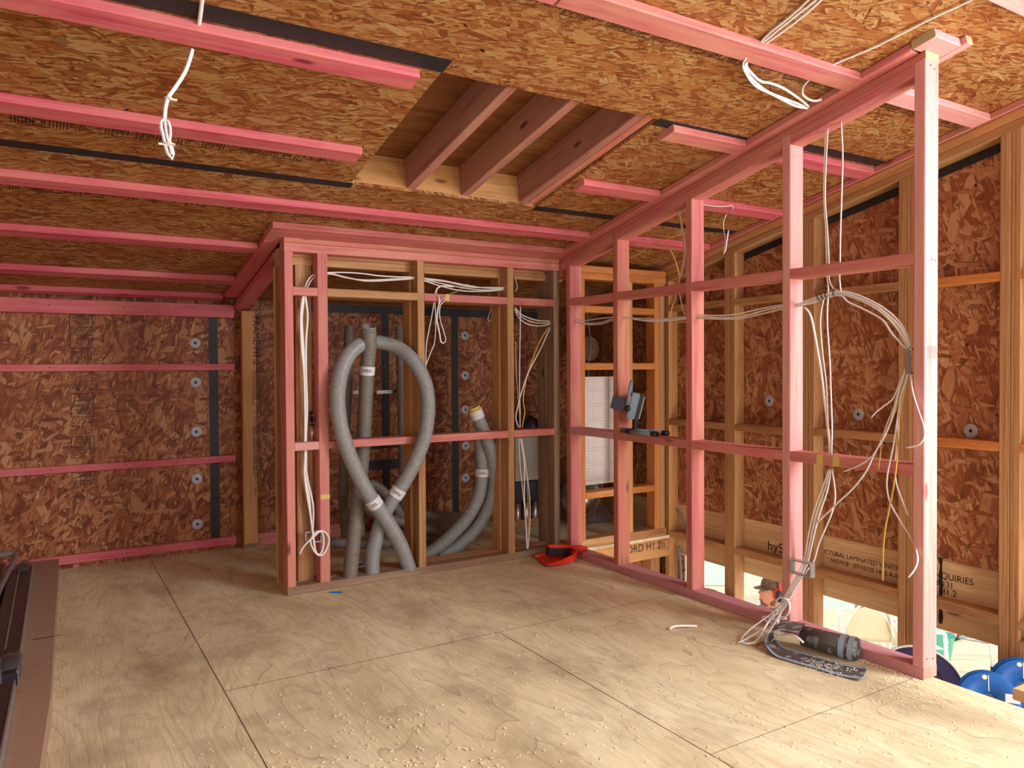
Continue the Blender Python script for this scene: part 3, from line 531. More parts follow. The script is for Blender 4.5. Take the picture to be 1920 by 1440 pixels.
def shell():
    # floor sheet
    e = .0625
    V = [(XL, YN, 0), (e, YN, 0), (e, -.0, 0), (XR, 0, 0), (XR, YB, 0), (XL, YB, 0)]
    f = st(slab('floor', V, (0, 0, -.02), M['floor']))
    strips('panel_gap', [(-2.3125, -2.3095, -6, 1.3), (-1.1115, -1.1085, -6, -1.09), (.0, .0, 0, 0)], (0, 0, 0), (1, 0, 0), (0, 1, 0), M['seam'], f, .0006)
    strips('panel_gap', [(-2.31, .05, -1.0795, -1.0765)], (0, 0, 0), (1, 0, 0), (0, 1, 0), M['seam'], f, .0007)
    strips('panel_gap', [(-1.11, .05, -2.386, -2.384)], (0, 0, 0), (1, 0, 0), (0, 1, 0), M['seam'], f, .0007)
    # back wall, right wall sheathing, left wall, rear wall
    wb = st(slab('wall_back', [(XL, YB, -.02), (XR+.012, YB, -.02), (XR+.012, YB, zc(YB)+.0), (XL, YB, zc(YB)+.0)], (0, .012, 0), M['osb_back']))
    V = []; F = []
    for q in ([(XR, YB, .215), (XR, -3.4, .215), (XR, -3.4, zc(-3.4)), (XR, YB, zc(YB))], [(XR, -3.4, -.15), (XR, YN, -.15), (XR, YN, .95), (XR, -3.4, .95)],
              [(XR, -5.95, .95), (XR, YN, .95), (XR, YN, zc(YN)), (XR, -5.95, zc(-5.95))]):
        k = len(V); V += list(q)+[Vector(p)+Vector((.012, 0, 0)) for p in q]
        F += [(k, k+1, k+2, k+3), (k+7, k+6, k+5, k+4)]+[(k+i, k+4+i, k+4+(i+1) % 4, k+(i+1) % 4) for i in range(4)]
    wr = st(quadmesh('wall_right', V, F, M['osb_right']))
    wl = st(slab('wall_left', [(XL, YB, -.02), (XL, -2.6, -.02), (XL, -2.6, zc(-2.6)), (XL, YB, zc(YB))], (-.012, 0, 0), M['osb_right']))
    V = []; F = []
    for q in (((XL, YN, -2.3), (-1.75, YN, -2.3), (-1.75, YN, zc(YN)), (XL, YN, zc(YN))),
              ((-1.75, YN, 2.65), (1.05, YN, 2.65), (1.05, YN, zc(YN)), (-1.75, YN, zc(YN))),
              ((-1.75, YN, -2.3), (1.05, YN, -2.3), (1.05, YN, .25), (-1.75, YN, .25))):
        k = len(V); V += list(q)+[Vector(p)+Vector((0, -.012, 0)) for p in q]
        F += [(k, k+1, k+2, k+3), (k+7, k+6, k+5, k+4)]+[(k+i, k+4+i, k+4+(i+1) % 4, k+(i+1) % 4) for i in range(4)]
    st(quadmesh('wall_rear', V, F, M['osb_back']))
    return f, wb, wr
floor_o, wall_b, wall_r = shell()
# lower storey: ground slab, end wall below the landing
st(slab('floor_ground', [(-6, -9, -2.3), (16, -9, -2.3), (16, 12, -2.3), (-6, 12, -2.3)], (0, 0, -.05), M['concrete']))
wlow = st(slab('wall_lower', [(-3, .15, -2.3), (1.04, .15, -2.3), (1.04, .15, -.02), (-3, .15, -.02)], (0, .012, 0), M['osb_back']))
jamb = st(slab('wall_lower_side', [(XR, .15, -2.3), (XR, -.06, -2.3), (XR, -.06, -.15), (XR, .15, -.15)], (.012, 0, 0), M['osb_right']))
# roof space seen through the hole
def roof_space():
    o1, o2 = -.014, -.168
    rp = st(slab('ceiling_roof_deck', [cp(VX0-.3, VY0-.3, o2), cp(VX1+.3, VY0-.3, o2), cp(VX1+.3, VY1+.2, o2), cp(VX0-.3, VY1+.2, o2)], NRM*.018, M['roof_ply']))
    def jst(x0, x1, mat, lab, g=None):
        o = member('roof_joist', [cp(x0, VY0-.25, o1), cp(x1, VY0-.25, o1), cp(x1, VY0-.25, o2), cp(x0, VY0-.25, o2),
                                  cp(x0, VY1, o1), cp(x1, VY1, o1), cp(x1, VY1, o2), cp(x0, VY1, o2)], mat)
        return tag(o, lab, 'joist', 'roof joists in the ceiling opening')
    jst(-1.35, -1.302, M['joist'], 'left roof joist in ceiling opening, with pale bottom edge')
    jst(-1.05, -1.002, M['joist'], 'middle roof joist in the ceiling opening, with a dark knot high on its side')
    jst(-.70, -.656, M['joist'], 'right roof joist in the ceiling opening, paired against a trimmer')
    jst(-.652, -.606, M['pink_tan'], 'trimmer joist along the right edge of the ceiling opening')
    b = member('header_beam', [cp(VX0-.25, VY1, o1), cp(VX0-.25, VY1+.045, o1), cp(VX0-.25, VY1+.045, o2), cp(VX0-.25, VY1, o2),
                               cp(VX1+.2, VY1, o1), cp(VX1+.2, VY1+.045, o1), cp(VX1+.2, VY1+.045, o2), cp(VX1+.2, VY1, o2)], M['lvl_side'])
    tag(b, 'orange veneer header beam closing the far side of the ceiling opening', 'beam')
    b = member('trimmer_beam', [cp(VX0-.05, VY0-.3, o1), cp(VX0-.005, VY0-.3, o1), cp(VX0-.005, VY0-.3, o2), cp(VX0-.05, VY0-.3, o2),
                                cp(VX0-.05, VY1, o1), cp(VX0-.005, VY1, o1), cp(VX0-.005, VY1, o2), cp(VX0-.05, VY1, o2)], M['roof_ply'])
    tag(b, 'dark trimmer along the left edge of the ceiling opening', 'beam')
roof_space()
# ------------------------------------------------------------------ ceiling battens
def cbatten(x0, x1, yc, lab, mat='pink_deep', w=.092, t=.035, grp='pink battens across the ceiling'):
    h = w/2*.979
    V = []
    for x in (x0, x1):
        V += [cp(x, yc-h, 0), cp(x, yc+h, 0), cp(x, yc+h, t), cp(x, yc-h, t)]
    return tag(member('ceiling_batten', V, M[mat], None, M['end_pink'], .005), lab, 'batten', grp)
BX = XL+.02
cbatten(BX, -1.725, -1.548, 'pink ceiling batten nearest the viewer at top left, ending left of the opening')
cbatten(BX, -1.715, -.945, 'second pink ceiling batten from the viewer at left, ending left of the opening')
cbatten(BX, -.055, -.345, 'long pink ceiling batten running unbroken just past the ceiling opening', 'pink_deep')
cbatten(BX, -1.872, .253, 'pink ceiling batten stopping at the closet corner, left of hose closet')
cbatten(BX, -1.872, .835, 'rearmost but one pink ceiling batten, left of the hose closet')
cbatten(BX, -1.872, 1.19, 'rearmost pink ceiling batten tight to the back wall', 'pink_deep', .07)
cbatten(-1.49, -.055, -2.135, 'pink ceiling batten at top centre running into the right partition', 'pink')
cbatten(BX, -1.5, -2.135, 'pink ceiling batten above the viewer, left of the top centre one', 'pink')
cbatten(.125, .936, -2.135, 'short pink ceiling batten over the stairwell behind the end post', 'pink_pale')
cbatten(-.51, -.055, -1.545, 'short pink batten right of the opening, beside the longer black tape', 'pink')
cbatten(.125, .936, -1.545, 'pink ceiling batten over the stairwell, third from its far end', 'pink_deep')
cbatten(-.565, -.055, -.965, 'short pink batten right of the opening, the farther of two', 'pink_deep')
cbatten(.125, .936, -.955, 'pink ceiling batten over the stairwell with a white cable looped on it', 'pink_deep')
cbatten(.125, .936, -.36, 'farthest pink ceiling batten over the stairwell', 'pink_deep')
cbatten(-.9, .936, -2.72, 'pink ceiling batten at the top right corner of the view', 'pink_pale')
def ybatten(x0, x1, y0, y1, lab, mat='pink', t=.035):
    V = []
    for y in (y0, y1):
        V += [cp(x0, y, 0), cp(x1, y, 0), cp(x1, y, t), cp(x0, y, t)]
    return tag(member('ceiling_batten', V, M[mat], None, M['end_pink'], .005), lab, 'batten', 'pink battens following the partition lines')
ybatten(-.05, .119, -2.38, .12, 'wide pink ceiling batten sloping up above the right partition')
ybatten(.94, 1.03, -3.4, 1.1, 'pink ceiling batten along the top of the right stairwell wall')
ybatten(-1.868, -1.78, .09, 1.14, 'dark pink ceiling batten over the closet doorway', 'pink_deep')
V = []
for x in (-1.868, -.052): V += [cp(x, -.108, 0), cp(x, .088, 0), cp(x, .088, .035), cp(x, -.108, .035)]
tag(member('ceiling_batten', V, M['pink'], None, M['end_pink'], .005), 'pink ceiling batten projecting along the front of the hose closet', 'batten', 'pink battens following the partition lines')
V = []
for x in (-.052, .118): V += [cp(x, -2.48, 0), cp(x, -2.39, 0), cp(x, -2.39, .035), cp(x, -2.48, .035)]
tag(member('ceiling_block', V, M['pink_pale'], None, M['end'], .004), 'short pink block across the ceiling above the end post, end grain showing', 'block')
V = []
for y in (-2.50, -2.34): V += [cp(.122, y, 0), cp(.165, y, 0), cp(.165, y, .035), cp(.122, y, .035)]
tag(member('ceiling_block', V, M['pink_pale'], None, M['end'], .004), 'small pale block against the right side of the ceiling block', 'block')
# black sealing tape on the ceiling joints and walls
def ctape(x0, x1, y0, y1, lab):
    return tag(slab('sealing_tape', [cp(x0, y0, .0), cp(x1, y0, .0), cp(x1, y1, .0), cp(x0, y1, .0)], -NRM*.0015, M['tape']), lab, 'tape', 'black sealing tape on the ceiling joints')
ctape(BX, -1.635, -1.675, -1.598, 'wide black tape beside the batten nearest the viewer at top left')
ctape(BX, -1.625, -.638, -.585, 'long black tape across the left ceiling between the second and third battens')
ctape(-.60, -.055, -1.605, -1.55, 'black tape on the ceiling just right of the opening, near corner')
ctape(.125, .936, -1.66, -1.60, 'black tape on the stairwell ceiling beside a pink batten, the nearer one')
ctape(-.60, -.055, -.64, -.585, 'black tape on the ceiling right of the opening, far corner')
ctape(.125, .936, -.64, -.585, 'black tape on the stairwell ceiling, the farther one')
def btape(x0, x1, z0, z1, lab):
    return tag(slab('sealing_tape', [(x0, YB, z0), (x1, YB, z0), (x1, YB, z1), (x0, YB, z1)], (0, -.0015, 0), M['tape']), lab, 'tape', 'black sealing tape on the back wall')
btape(-1.94, -1.882, .08, 1.62, 'vertical black tape on the back wall left of the printed post')
btape(-.72, -.66, .69, 1.614, 'vertical black tape on the closet back wall behind the hose loop')
btape(-.137, -.077, .0, 1.614, 'vertical black tape on the closet back wall behind the curved hoses')
btape(-1.45, .9, 1.615, 1.678, 'horizontal black tape band across the top of the closet back wall')
btape(-.88, -.5, .61, .69, 'upper short horizontal black tape behind the hose loop')
btape(-.88, -.5, .45, .525, 'lower short horizontal black tape behind the hose loop')
btape(-.72, -.66, .08, .45, 'short vertical black tape low on the closet back wall')
def rtape(y0, y1, lab):
    a, b = .165, .215
    return tag(slab('sealing_tape', [(XR, y0, zc(y0)-.09), (XR, y1, zc(y1)-.09), (XR, y1, zc(y1)-.172), (XR, y0, zc(y0)-.172)], (-.0015, 0, 0), M['tape']), lab, 'tape', 'black tape under the right wall top plate')
rtape(-2.22, -1.815, 'sloping black tape on the right wall, between the two nearest studs')
rtape(-1.725, -1.213, 'sloping black tape on the right wall, between second and third studs from right')
rtape(-1.125, -.613, 'sloping black tape on the right wall, between third and fourth studs from right')
# ------------------------------------------------------------------ partition in front of the hose closet (A)
T1 = .024   # packer under the batten
def partition_a():
    r = root('closet_partition_front', (-.9, .045, 0), 'pink and tan timber stud frame across the front of the hose closet', 'wall frame')
    x0, x1 = -1.782, -.006
    box('bottom_plate', x0, x1, 0, .09, 0, .045, M['greyed'], r, 0)
    V = []
    zt = zc(0)-.0365
    member('top_packer', [(x0, 0, zt-.028), (x0, .09, zt-.028), (x0, .09, zc(.09)-.037), (x0, 0, zt), (x1, 0, zt-.028), (x1, .09, zt-.028), (x1, .09, zc(.09)-.037), (x1, 0, zt)], M['pink_tan'], r, M['end_pink'])
    box('top_plate', x0, x1, 0, .0895, zt-.075, zt-.0285, M['pink'], r, 0, M['end_pink'])
    zs = zt-.0755
    XS = [(-1.782, -1.736, 'pink'), (-1.604, -1.548, 'pink'), (-1.014, -.969, 'tan'), (-.401, -.356, 'tan'), (-.052, -.008, 'greyed')]
    for a, b, m in XS: box('stud', a, b, .0, .09, .045, zs, M[m], r, 2)
    spans = [(-1.736, -1.604), (-1.548, -1.014), (-.969, -.401), (-.356, -.052)]
    for (a, b), m in zip(spans, ('pink', 'tan', 'pink', 'pink')): box('nog', a, b, 0, .09, 1.607, 1.652, M[m], r, 0)
    for (a, b), m in zip(spans, ('pink_pale', 'pink', 'pink', 'pink')): box('nog', a, b, 0, .09, .773, .817, M[m], r, 0)
    box('sticker', -1.5995, -1.5485, -.0006, 0, .50, .525, M['yellow_tape'], r, 0, bevel=0)
    return r
partition_a()
def partition_a2():
    r = root('closet_partition_rear', (-.9, .17, 0), 'tan timber stud frame set just behind the pink closet frame', 'wall frame')
    y0, y1 = .0925, .195
    x0, x1 = -1.782, .03
    box('bottom_plate', x0, -.06, y0, y1, 0, .045, M['tan'], r, 0, ply=2)
    zt = zc(y1)-.04
    box('top_plate', x0, .08, y0, y1, zt-.09, zt-.045, M['tan'], r, 0)
    box('top_plate', x0, -.06, y0, y1, zt-.044, zt, M['tan'], r, 0)
    for a, b, m in [(-1.782, -1.737, 'lvl'), (-1.70, -1.61, 'lvl'), (-1.024, -.979, 'lvl_side'), (-.41, -.365, 'lvl_side'), (-.052, -.008, 'greyed')]:
        box('stud', a, b, y0, y1, .045, zt-.09, M[m], r, 2, ply=0)
    box('nog', -1.61, -1.024, y0, y1, 1.607, 1.652, M['tan'], r, 0)
    box('nog', -.979, -.41, y0, y1, 1.607, 1.652, M['tan'], r, 0)
    box('nog', -.365, -.052, y0, y1, 1.607, 1.652, M['tan'], r, 0)
    text('printed_marking', 'TALK', .05, (-1.66, y0-.0007, .95), (0, 0, 1), (-1, 0, 0), M['ink_faint'], r) if False else None
    box('edge_lining', -1.782, -1.737, .1955, .235, 0, zt-.09, M['ply'], r, 2)
    strips('printed_marking', stamp_rects(.45, .022, 4), (-1.0245, .13, .95), (0, 0, 1), (0, 1, 0), M['ink_faint'], r, .0012)
    return r
partition_a2()
# doorway top plate of the closet side and post at the back wall
def closet_side():
    r = root('closet_doorway_frame', (-1.74, .75, 0), 'pink plate over the closet doorway with a tan post printed with black lettering', 'door frame')
    V = []
    for y in (.236, 1.26): V += [(-1.782, y, zc(y)-.037), (-1.692, y, zc(y)-.037), (-1.692, y, zc(y)-.082), (-1.782, y, zc(y)-.082)]
    member('top_plate', V, M['pink_deep'], r, M['end_pink'])
    o = box('post', -1.745, -1.655, 1.21, 1.262, .035, 1.60, M['lvl_side'], r, 2)
    box('packer', -1.745, -1.655, 1.21, 1.262, 0, .034, M['greyed'], r, 0)
    text('printed_marking', 'FRAME H1.2', .062, (-1.672, 1.2085, 1.57), (0, 0, -1), (1, 0, 0), M['ink'], o)
    strips('printed_marking', stamp_rects(.82, .05, 8), (-1.682, 1.209, 1.20), (0, 0, -1), (1, 0, 0), M['ink_faint'], o, .0008)
    return r
closet_side()
# ------------------------------------------------------------------ right partition (B)
def zb1(y): return 1.885-.207*y      # underside of the packer
def partition_b():
    r = root('stairwell_partition', (.045, -1.2, 0), 'long pink timber stud frame along the stairwell edge, open between studs', 'wall frame')
    YE, Y0 = -2.418, -.0
    o = box('bottom_plate', 0, .09, YE, .0, 0, .045, M['pink_mauve'], r, 1, M['end_pink'])
    V = []
    for y in (YE, Y0): V += [(0, y, zb1(y)), (.09, y, zb1(y)), (.09, y, zc(y)-.0368), (0, y, zc(y)-.0368)]
    member('top_packer', V, M['pink_tan'], r, M['end'])
    ST = [(-.11, -.065, 'pink'), (-.584, -.539, 'pink_tan'), (-1.186, -1.141, 'pink'), (-1.8, -1.755, 'pink_pale'), (-2.418, -2.373, 'pink_pale')]
    for a, b, m in ST:
        member('stud', [(0, a, .045), (.09, a, .045), (.09, b, .045), (0, b, .045), (0, a, zb1(a)), (.09, a, zb1(a)), (.09, b, zb1(b)), (0, b, zb1(b))], M[m], r, M['end_pink'])
    spans = [(-.539, -.11), (-1.141, -.584), (-1.755, -1.186), (-2.373, -1.8)]
    for (a, b), m in zip([(-.065, -.0)]+spans, ('pink', 'pink', 'pink', 'pink', 'pink')):
        a, b = min(a, b), max(a, b); V = []
        for y in (a, b): V += [(0, y, zb1(y)-.0475), (.09, y, zb1(y)-.0475), (.09, y, zb1(y)-.0005), (0, y, zb1(y)-.0005)]
        member('top_nog', V, M[m], r, M['end_pink'])
    for (a, b) in spans: box('nog', 0, .09, a, b, 1.607, 1.652, M['pink'], r, 1)
    for (a, b), m in zip(spans, ('pink_mauve', 'pink', 'pink', 'pink')): box('nog', 0, .09, a, b, .784, .829, M[m], r, 1)
    for y in (-1.955, -2.035): box('sticker', -.0007, 0, y-.016, y+.016, .785, .828, M['yellow_tape'], r, 2, bevel=0)
    nails([(x, x+.005, z, z+.005) for x in (.02, .06) for z in (.06, .075, 1.9)], (0, -.5842, 0), (1, 0, 0), (0, 0, 1), r)
    nails([(.02, .026, .075, .081), (.058, .064, .07, .076), (.03, .036, 2.36, 2.366), (.058, .063, 2.35, 2.356), (.045, .05, 1.62, 1.625), (.065, .07, 1.618, 1.623)], (0, -2.4182, 0), (1, 0, 0), (0, 0, 1), r)
    strips('printed_marking', stamp_rects(.06, .05, 3), (.02, -2.4182, 1.24), (1, 0, 0), (0, 0, 1), M['pink'], r)
    return r
partition_b()
# ------------------------------------------------------------------ far stairwell frame
def far_frame():
    r = root('stairwell_end_frame', (.5, .045, 0), 'orange-tan timber frame with three rails at the far end of the stairwell', 'wall frame')
    Y0, Y1 = .005, .095
    box('bottom_plate', .0, .925, Y0, Y1, .012, .057, M['lvl'], r, 0)
    box('bottom_plate', .0, .925, Y0+.002, Y1, -.0, .0115, M['lvl_side'], r, 0)
    zt = zc(Y1)-.04
    box('top_plate', .0, .925, Y0, Y1, zt-.045, zt, M['lvl_orange'], r, 0)
    box('top_plate', .0, .925, Y0, Y1, zt-.091, zt-.046, M['lvl_orange'], r, 0)
    zs = zt-.092
    for a, b, m in ((.15, .205, 'lvl_orange'), (.575, .617, 'lvl_side'), (.818, .866, 'lvl_orange'), (.867, .914, 'lvl')): box('stud', a, b, Y0, Y1, .0575, zs, M[m], r, 2, ply=0)
    for z in (1.578, 1.193, .327):
        for a, b in ((.205, .575), (.617, .818)): box('nog', a, b, Y0, Y1, z, z+.045, M['lvl_orange'], r, 0)
    return r
far_frame()
bm_ = tag(box('floor_chord_beam', .09, .948, .004, .049, -.152, -.0005, M['lvl_side'], None, 0), 'tan veneer beam with black printed letters under the far stairwell frame', 'beam')
text('printed_marking', 'CHORD H1.2', .075, (.45, .0035, -.085), (1, 0, 0), (0, 0, 1), M['ink'], bm_, .95)
strips('printed_marking', stamp_rects(.08, .07, 21), (.845, .0035, -.098), (1, 0, 0), (0, 0, 1), M['ink_faint'], bm_)
ls = tag(box('lower_stud', .828, .914, .06, .15, -2.3, -.155, M['lvl'], None, 2, ply=0), 'pale veneer stud in the lower storey below the far beam', 'stud')
# landing edge joist below right partition
tag(box('landing_edge_beam', .0, .045, -6.1, -.0, -.2, -.021, M['lvl_side'], None, 1), 'tan beam carrying the landing edge along the stairwell', 'beam')
# ------------------------------------------------------------------ right wall framing
def zr(y): return zc(y)-.037
def right_wall():
    r = root('right_wall_frame', (.995, -1.2, -2.3), 'tall tan timber studs and rails against the right stairwell wall', 'wall frame')
    X0, X1 = .95, 1.037
    SY = [(.0, .045), (-.613, -.568), (-.567, -.522), (-1.213, -1.168), (-1.167, -1.122), (-1.815, -1.77), (-1.769, -1.724), (-2.315, -2.270), (-2.269, -2.222), (-2.95, -2.86)]
    for i, (a, b) in enumerate(SY):
        za, zb_ = zr(a)-.092, zr(b)-.092
        m = M['lvl'] if i else M['lvl_side']
        zb0 = -.2 if i in (7, 8) else -2.3
        member('stud', [(X0, a, zb0), (X0, b, zb0), (X1, b, zb0), (X1, a, zb0), (X0, a, za), (X0, b, zb_), (X1, b, zb_), (X1, a, za)], m, r)
    for k in (0, 1):
        V = []
        for y in (-6.0, 1.2): V += [(X0, y, zr(y)-.0455*k-.0005), (X1, y, zr(y)-.0455*k-.0005), (X1, y, zr(y)-.0455*k-.0455), (X0, y, zr(y)-.0455*k-.0455)]
        member('top_plate', V, M['tan'] if k else M['lvl_side'], r)
    gaps = [(-.522, .0), (-1.122, -.613), (-1.724, -1.213), (-2.222, -1.815), (-2.86, -2.315)]
    for i, (a, b) in enumerate(gaps):
        box('nog', X0, X1, a, b, 1.607, 1.652, M['lvl' if i < 3 else 'lvl_orange'], r, 1)
        z = .793 if i < 2 else .806
        box('nog', X0, X1, a, b, z, z+.045, M['lvl' if i < 3 else 'lvl_orange'], r, 1)
        box('nog', X0, X1, a, b, -.013, .032, M['lvl'], r, 1)
    box('nog', X0, X1, -3.3, -2.316, -.2, -.06, M['lvl'], r, 1)
    strips('printed_marking', stamp_rects(.5, .03, 31), (.98, -1.2135, .55), (0, 0, 1), (1, 0, 0), M['ink_faint'], r, .001)
    return r
right_wall()
rb = tag(box('rim_beam', 1.0385, 1.083, -6.1, 1.3, -.145, .214, M['ply'], None, 1), 'deep pale veneer beam with black printed text behind the right wall studs', 'beam')
def rtext(s, size, y, z, cond=1.0, mat='ink'):
    text('printed_marking', s, size, (1.0378, y, z), (0, -1, 0), (0, 0, 1), M[mat], rb, cond)
rtext('hyS', .085, -.80, .045, 1.05)
rtext('STRUCTURAL LAMINATED VENEER LUMBER', .037, -1.14, .105, .92)
rtext('NO:918   07/10/20 1402 A-BD', .037, -1.26, .062, .93)
rtext('DC  CODE  0  RT', .034, -1.29, .034, .95) if False else None
rtext('ENQUIRIES', .047, -1.845, .120, .95)
rtext('1800-808-131', .042, -1.75, .080, .9)
rtext('E H1.2', .047, -1.86, .040, .95)
def knot(y, z, r, parent):
    return lathe('knot', [(0, .0008), (r*.6, .0008), (r, .0004)], 18, M['joist'], parent, frame4((1.0384, y, z), (0, -1, 0), (0, 0, 1)) @ Matrix.Scale(-1, 4, (0, 0, 1)))
for y, z, k in ((-.78, .13, .02), (-.76, -.075, .022), (-1.33, .195, .028), (-1.37, .05, .028)): knot(y, z, k, rb)
_r = random.Random(2); _l = [(1.0378, -1.898+_r.uniform(-.002, .006), .225-k*.02) for k in range(18)]; _q = [(1.0378, -1.912-_r.uniform(-.002, .005), .225-k*.02) for k in range(18)][::-1]
slab('drip_stain', _l+_q, (-.0006, 0, 0), M['ink'], rb)
# ------------------------------------------------------------------ back wall battens
def bbatten(x0, x1, z0, z1, lab, mat='pink_deep', y=1.272, z1b=None):
    V = []
    for x, dz in ((x0, 0), (x1, 0)): V += [(x, y, z0), (x, YB, z0), (x, YB, z1), (x, y, z1)]
    o = tag(member('wall_batten', V, M[mat], None, M['end_pink'], .003), lab, 'batten', 'pink battens on the back wall')
    nails([(x, x+.006, 0, .006) for x in (-2.85, -2.45, -2.15, -1.9) if x0 < x < x1], (0, y-.0005, (z0+z1)/2), (1, 0, 0), (0, 0, 1), o)
    return o
bbatten(BX, -1.782, 1.205, 1.248, 'upper pink batten across the bare back wall at eye level')
bbatten(BX, -1.782, .588, .633, 'lower pink batten across the bare back wall')
bbatten(BX, -1.784, .03, .085, 'bottom pink batten along the foot of the back wall, left of the post')
bbatten(-1.64, -.9, .0, .085, 'pink batten along the foot of the back wall, right of the printed post', 'pink')
bbatten(BX, -1.784, 1.555, 1.642, 'wide pink board fixed along the top of the back wall', 'pink_deep', 1.255)
# ------------------------------------------------------------------ plug washers
def washer(M4, lab, grp):
    o = lathe('plug_washer', [(0, -.004), (.008, -.004), (.0085, .001), (.014, .0065), (.019, .0045), (.03, .005), (.0345, .002), (.035, 0)], 28, M['washer'], None, M4)
    tag(o, lab, 'washer', grp)
    lathe('screw_hole', [(0, .0012), (.0082, .0012), (.009, .0005)], 16, M['black'], o, M4.copy())
    return o
names = ['topmost', 'second', 'third', 'fourth', 'fifth', 'lowest']
for n_, z in zip(names, (1.60, 1.386, 1.126, .80, .487, .187)):
    washer(frame4((-2.023, YB, z), (1, 0, 0), (0, 0, 1)), f'{n_} grey plug washer in the column left of the black tape' if n_ in ('topmost', 'lowest') else f'{n_} grey plug washer from the top in the column left of black tape', 'grey plug washers on the bare back wall')
for n_, z in zip(names[:4]+['lowest'], (1.468, 1.15, .877, .588, .331)):
    washer(frame4((-.014, YB, z), (1, 0, 0), (0, 0, 1)), f'{n_} grey plug washer in the closet beside the vertical tape' if n_ in ('topmost', 'lowest') else f'{n_} grey plug washer from the top in the closet beside the vertical tape', 'grey plug washers inside the hose closet')
for y, z, w_ in ((-.812, .991, 'left'), (-1.433, .938, 'middle'), (-2.047, .887, 'right')):
    washer(frame4((XR, y, z), (0, -1, 0), (0, 0, 1)), f'{w_} grey plug washer of three on the right stairwell wall', 'grey plug washers on the right wall')
# ------------------------------------------------------------------ stamps printed on the boards
strips('printed_marking', stamp_rects(1.42, .125, 11), (-2.615, YB-.0002, 1.54), (0, 0, -1), (-1, 0, 0), M['ink_faint'], wall_b, -.0007) if False else None
def wall_stamp(x, L, z, seed, wdt=.125):
    return strips('printed_marking', stamp_rects(L, wdt, seed), (x+wdt, YB-.0008, z), (0, 0, -1), (-1, 0, 0), M['ink'], wall_b, 0)
wall_stamp(-2.74, 1.15, 1.55, 11); wall_stamp(-.30, 1.25, 1.5, 14, .13)
text('printed_marking', 'APA', .05, (-2.73, YB-.001, 1.10), (1, 0, 0), (0, 0, 1), M['ink_faint'], wall_b)
text('printed_marking', 'AV', .05, (-.27, YB-.001, 1.13), (1, 0, 0), (0, 0, 1), M['ink_faint'], wall_b)
def ceil_stamp(x0, L, y, w_, seed):
    o = cp(x0, y, .0008)
    return strips('printed_marking', stamp_rects(L, w_, seed), o, (1, 0, 0), SLP, M['ink'], ceil_o, 0)
ceil_stamp(-3.05, 1.28, -.885, .105, 40); ceil_stamp(-3.05, 2.9, -.29, .10, 41); ceil_stamp(-1.9, 2.4, -2.078, .05, 42)
ceil_stamp(.15, .75, -2.07, .055, 43)
text('printed_marking', 'APA', .07, cp(-2.935, -.79, .001), -SLP, (1, 0, 0), M['ink'], ceil_o)
for (x, y, a) in ((-2.93, -1.42, .2), (-2.86, -1.41, .5)):
    strips('printed_marking', [(0, .05, 0, .007), (.043, .05, .0, .03)], cp(x, y, .001), (math.cos(a), math.sin(a), 0), (-math.sin(a), math.cos(a), 0), M['ink'], ceil_o, 0)
# ------------------------------------------------------------------ corrugated hoses
HG = 'grey corrugated ventilation hoses in the closet'
def lab_band(rt, pts, i, n, r, txt, side):
    r = r+.006
    b = band('label_band', pts, i, i+n, r, M['label'], rt); tag(b, 'white paper label with scribbled letters')
    p = pts[i+n//2]; t = (pts[i+n]-pts[i]).normalized(); cam = Vector((-2.87, -4.09, 1.22)); nv = (cam-p); nv = (nv-t*nv.dot(t)).normalized()
    x = t.cross(nv)
    if x.dot(Vector((1, 0, 0))) < 0: x = -x
    y = nv.cross(x)
    o = p+nv*(r+.0012)-x*.026-y*.008
    text('handwriting', txt, .026, o, x, y, M['ink_faint'], b)
rt, pts = hose('vent_hose', 'hose_straight', M['hose_brown'], 'straight grey corrugated hose standing upright through the left bay, its end open', group=HG)
lab_band(rt, pts, int(len(pts)*.80), 22, .0385, 'HRV', 1)
lathe('tube_mouth', [(.0425, -.004), (.0435, -.004), (.0435, .002), (.038, .002), (.038, -.03), (0, -.031)], 28, M['hose'], rt, frame4(pts[-1], (1, 0, 0), (0, 1, .25)))
rt, pts = hose('vent_hose', 'hose_loop', M['hose'], 'grey corrugated hose looped into a ribbon shape in front of the frame', group=HG)
lab_band(rt, pts, int(len(pts)*.155), 24, .0385, 'VIS', 1)
lab_band(rt, pts, int(len(pts)*.835), 24, .0385, 'VMV', 1)
rt, pts = hose('vent_hose', 'hose_arc_left', M['hose'], 'curved grey hose in the middle bay, leftmost of the arcs, labelled near its top', .043, HG)
lab_band(rt, pts, int(len(pts)*.17), 22, .0385, 'OVS', 1)
sweep('taped_end', [Vector(D['hose_arc_left'][0])+Vector((-.02*t, .0, .085*t)) for t in (0, .3, .6, .9, 1)], lambda i: (.042, .040, .036, .03, .014)[i], 20, M['hose'], rt)
hose('vent_hose', 'hose_arc_mid', M['hose_brown'], 'curved brownish hose squeezed between the two brighter arcs in the middle bay', .041, HG)
rt, pts = hose('vent_hose', 'hose_arc_right', M['hose'], 'tall curved grey hose in the middle bay whose raised end has a yellow rim', .043, HG)
b = band('tape_wrap', pts, 2, 26, .0448, M['label'], rt); tag(b, 'white masking tape wrapped round the hose end')
lathe('yellow_rim', [(.042, -.004), (.0465, -.002), (.0465, .006), (.039, .006), (.039, -.02)], 28, M['yellow_tape'], rt, frame4(pts[0], (pts[1]-pts[0]).orthogonal(), (pts[1]-pts[0]).cross((pts[1]-pts[0]).orthogonal())))
hose('vent_hose', 'hose_back_left', M['hose_brown'], 'dark vertical hose fixed against the closet back wall at left', .036, HG, pitch=.011)
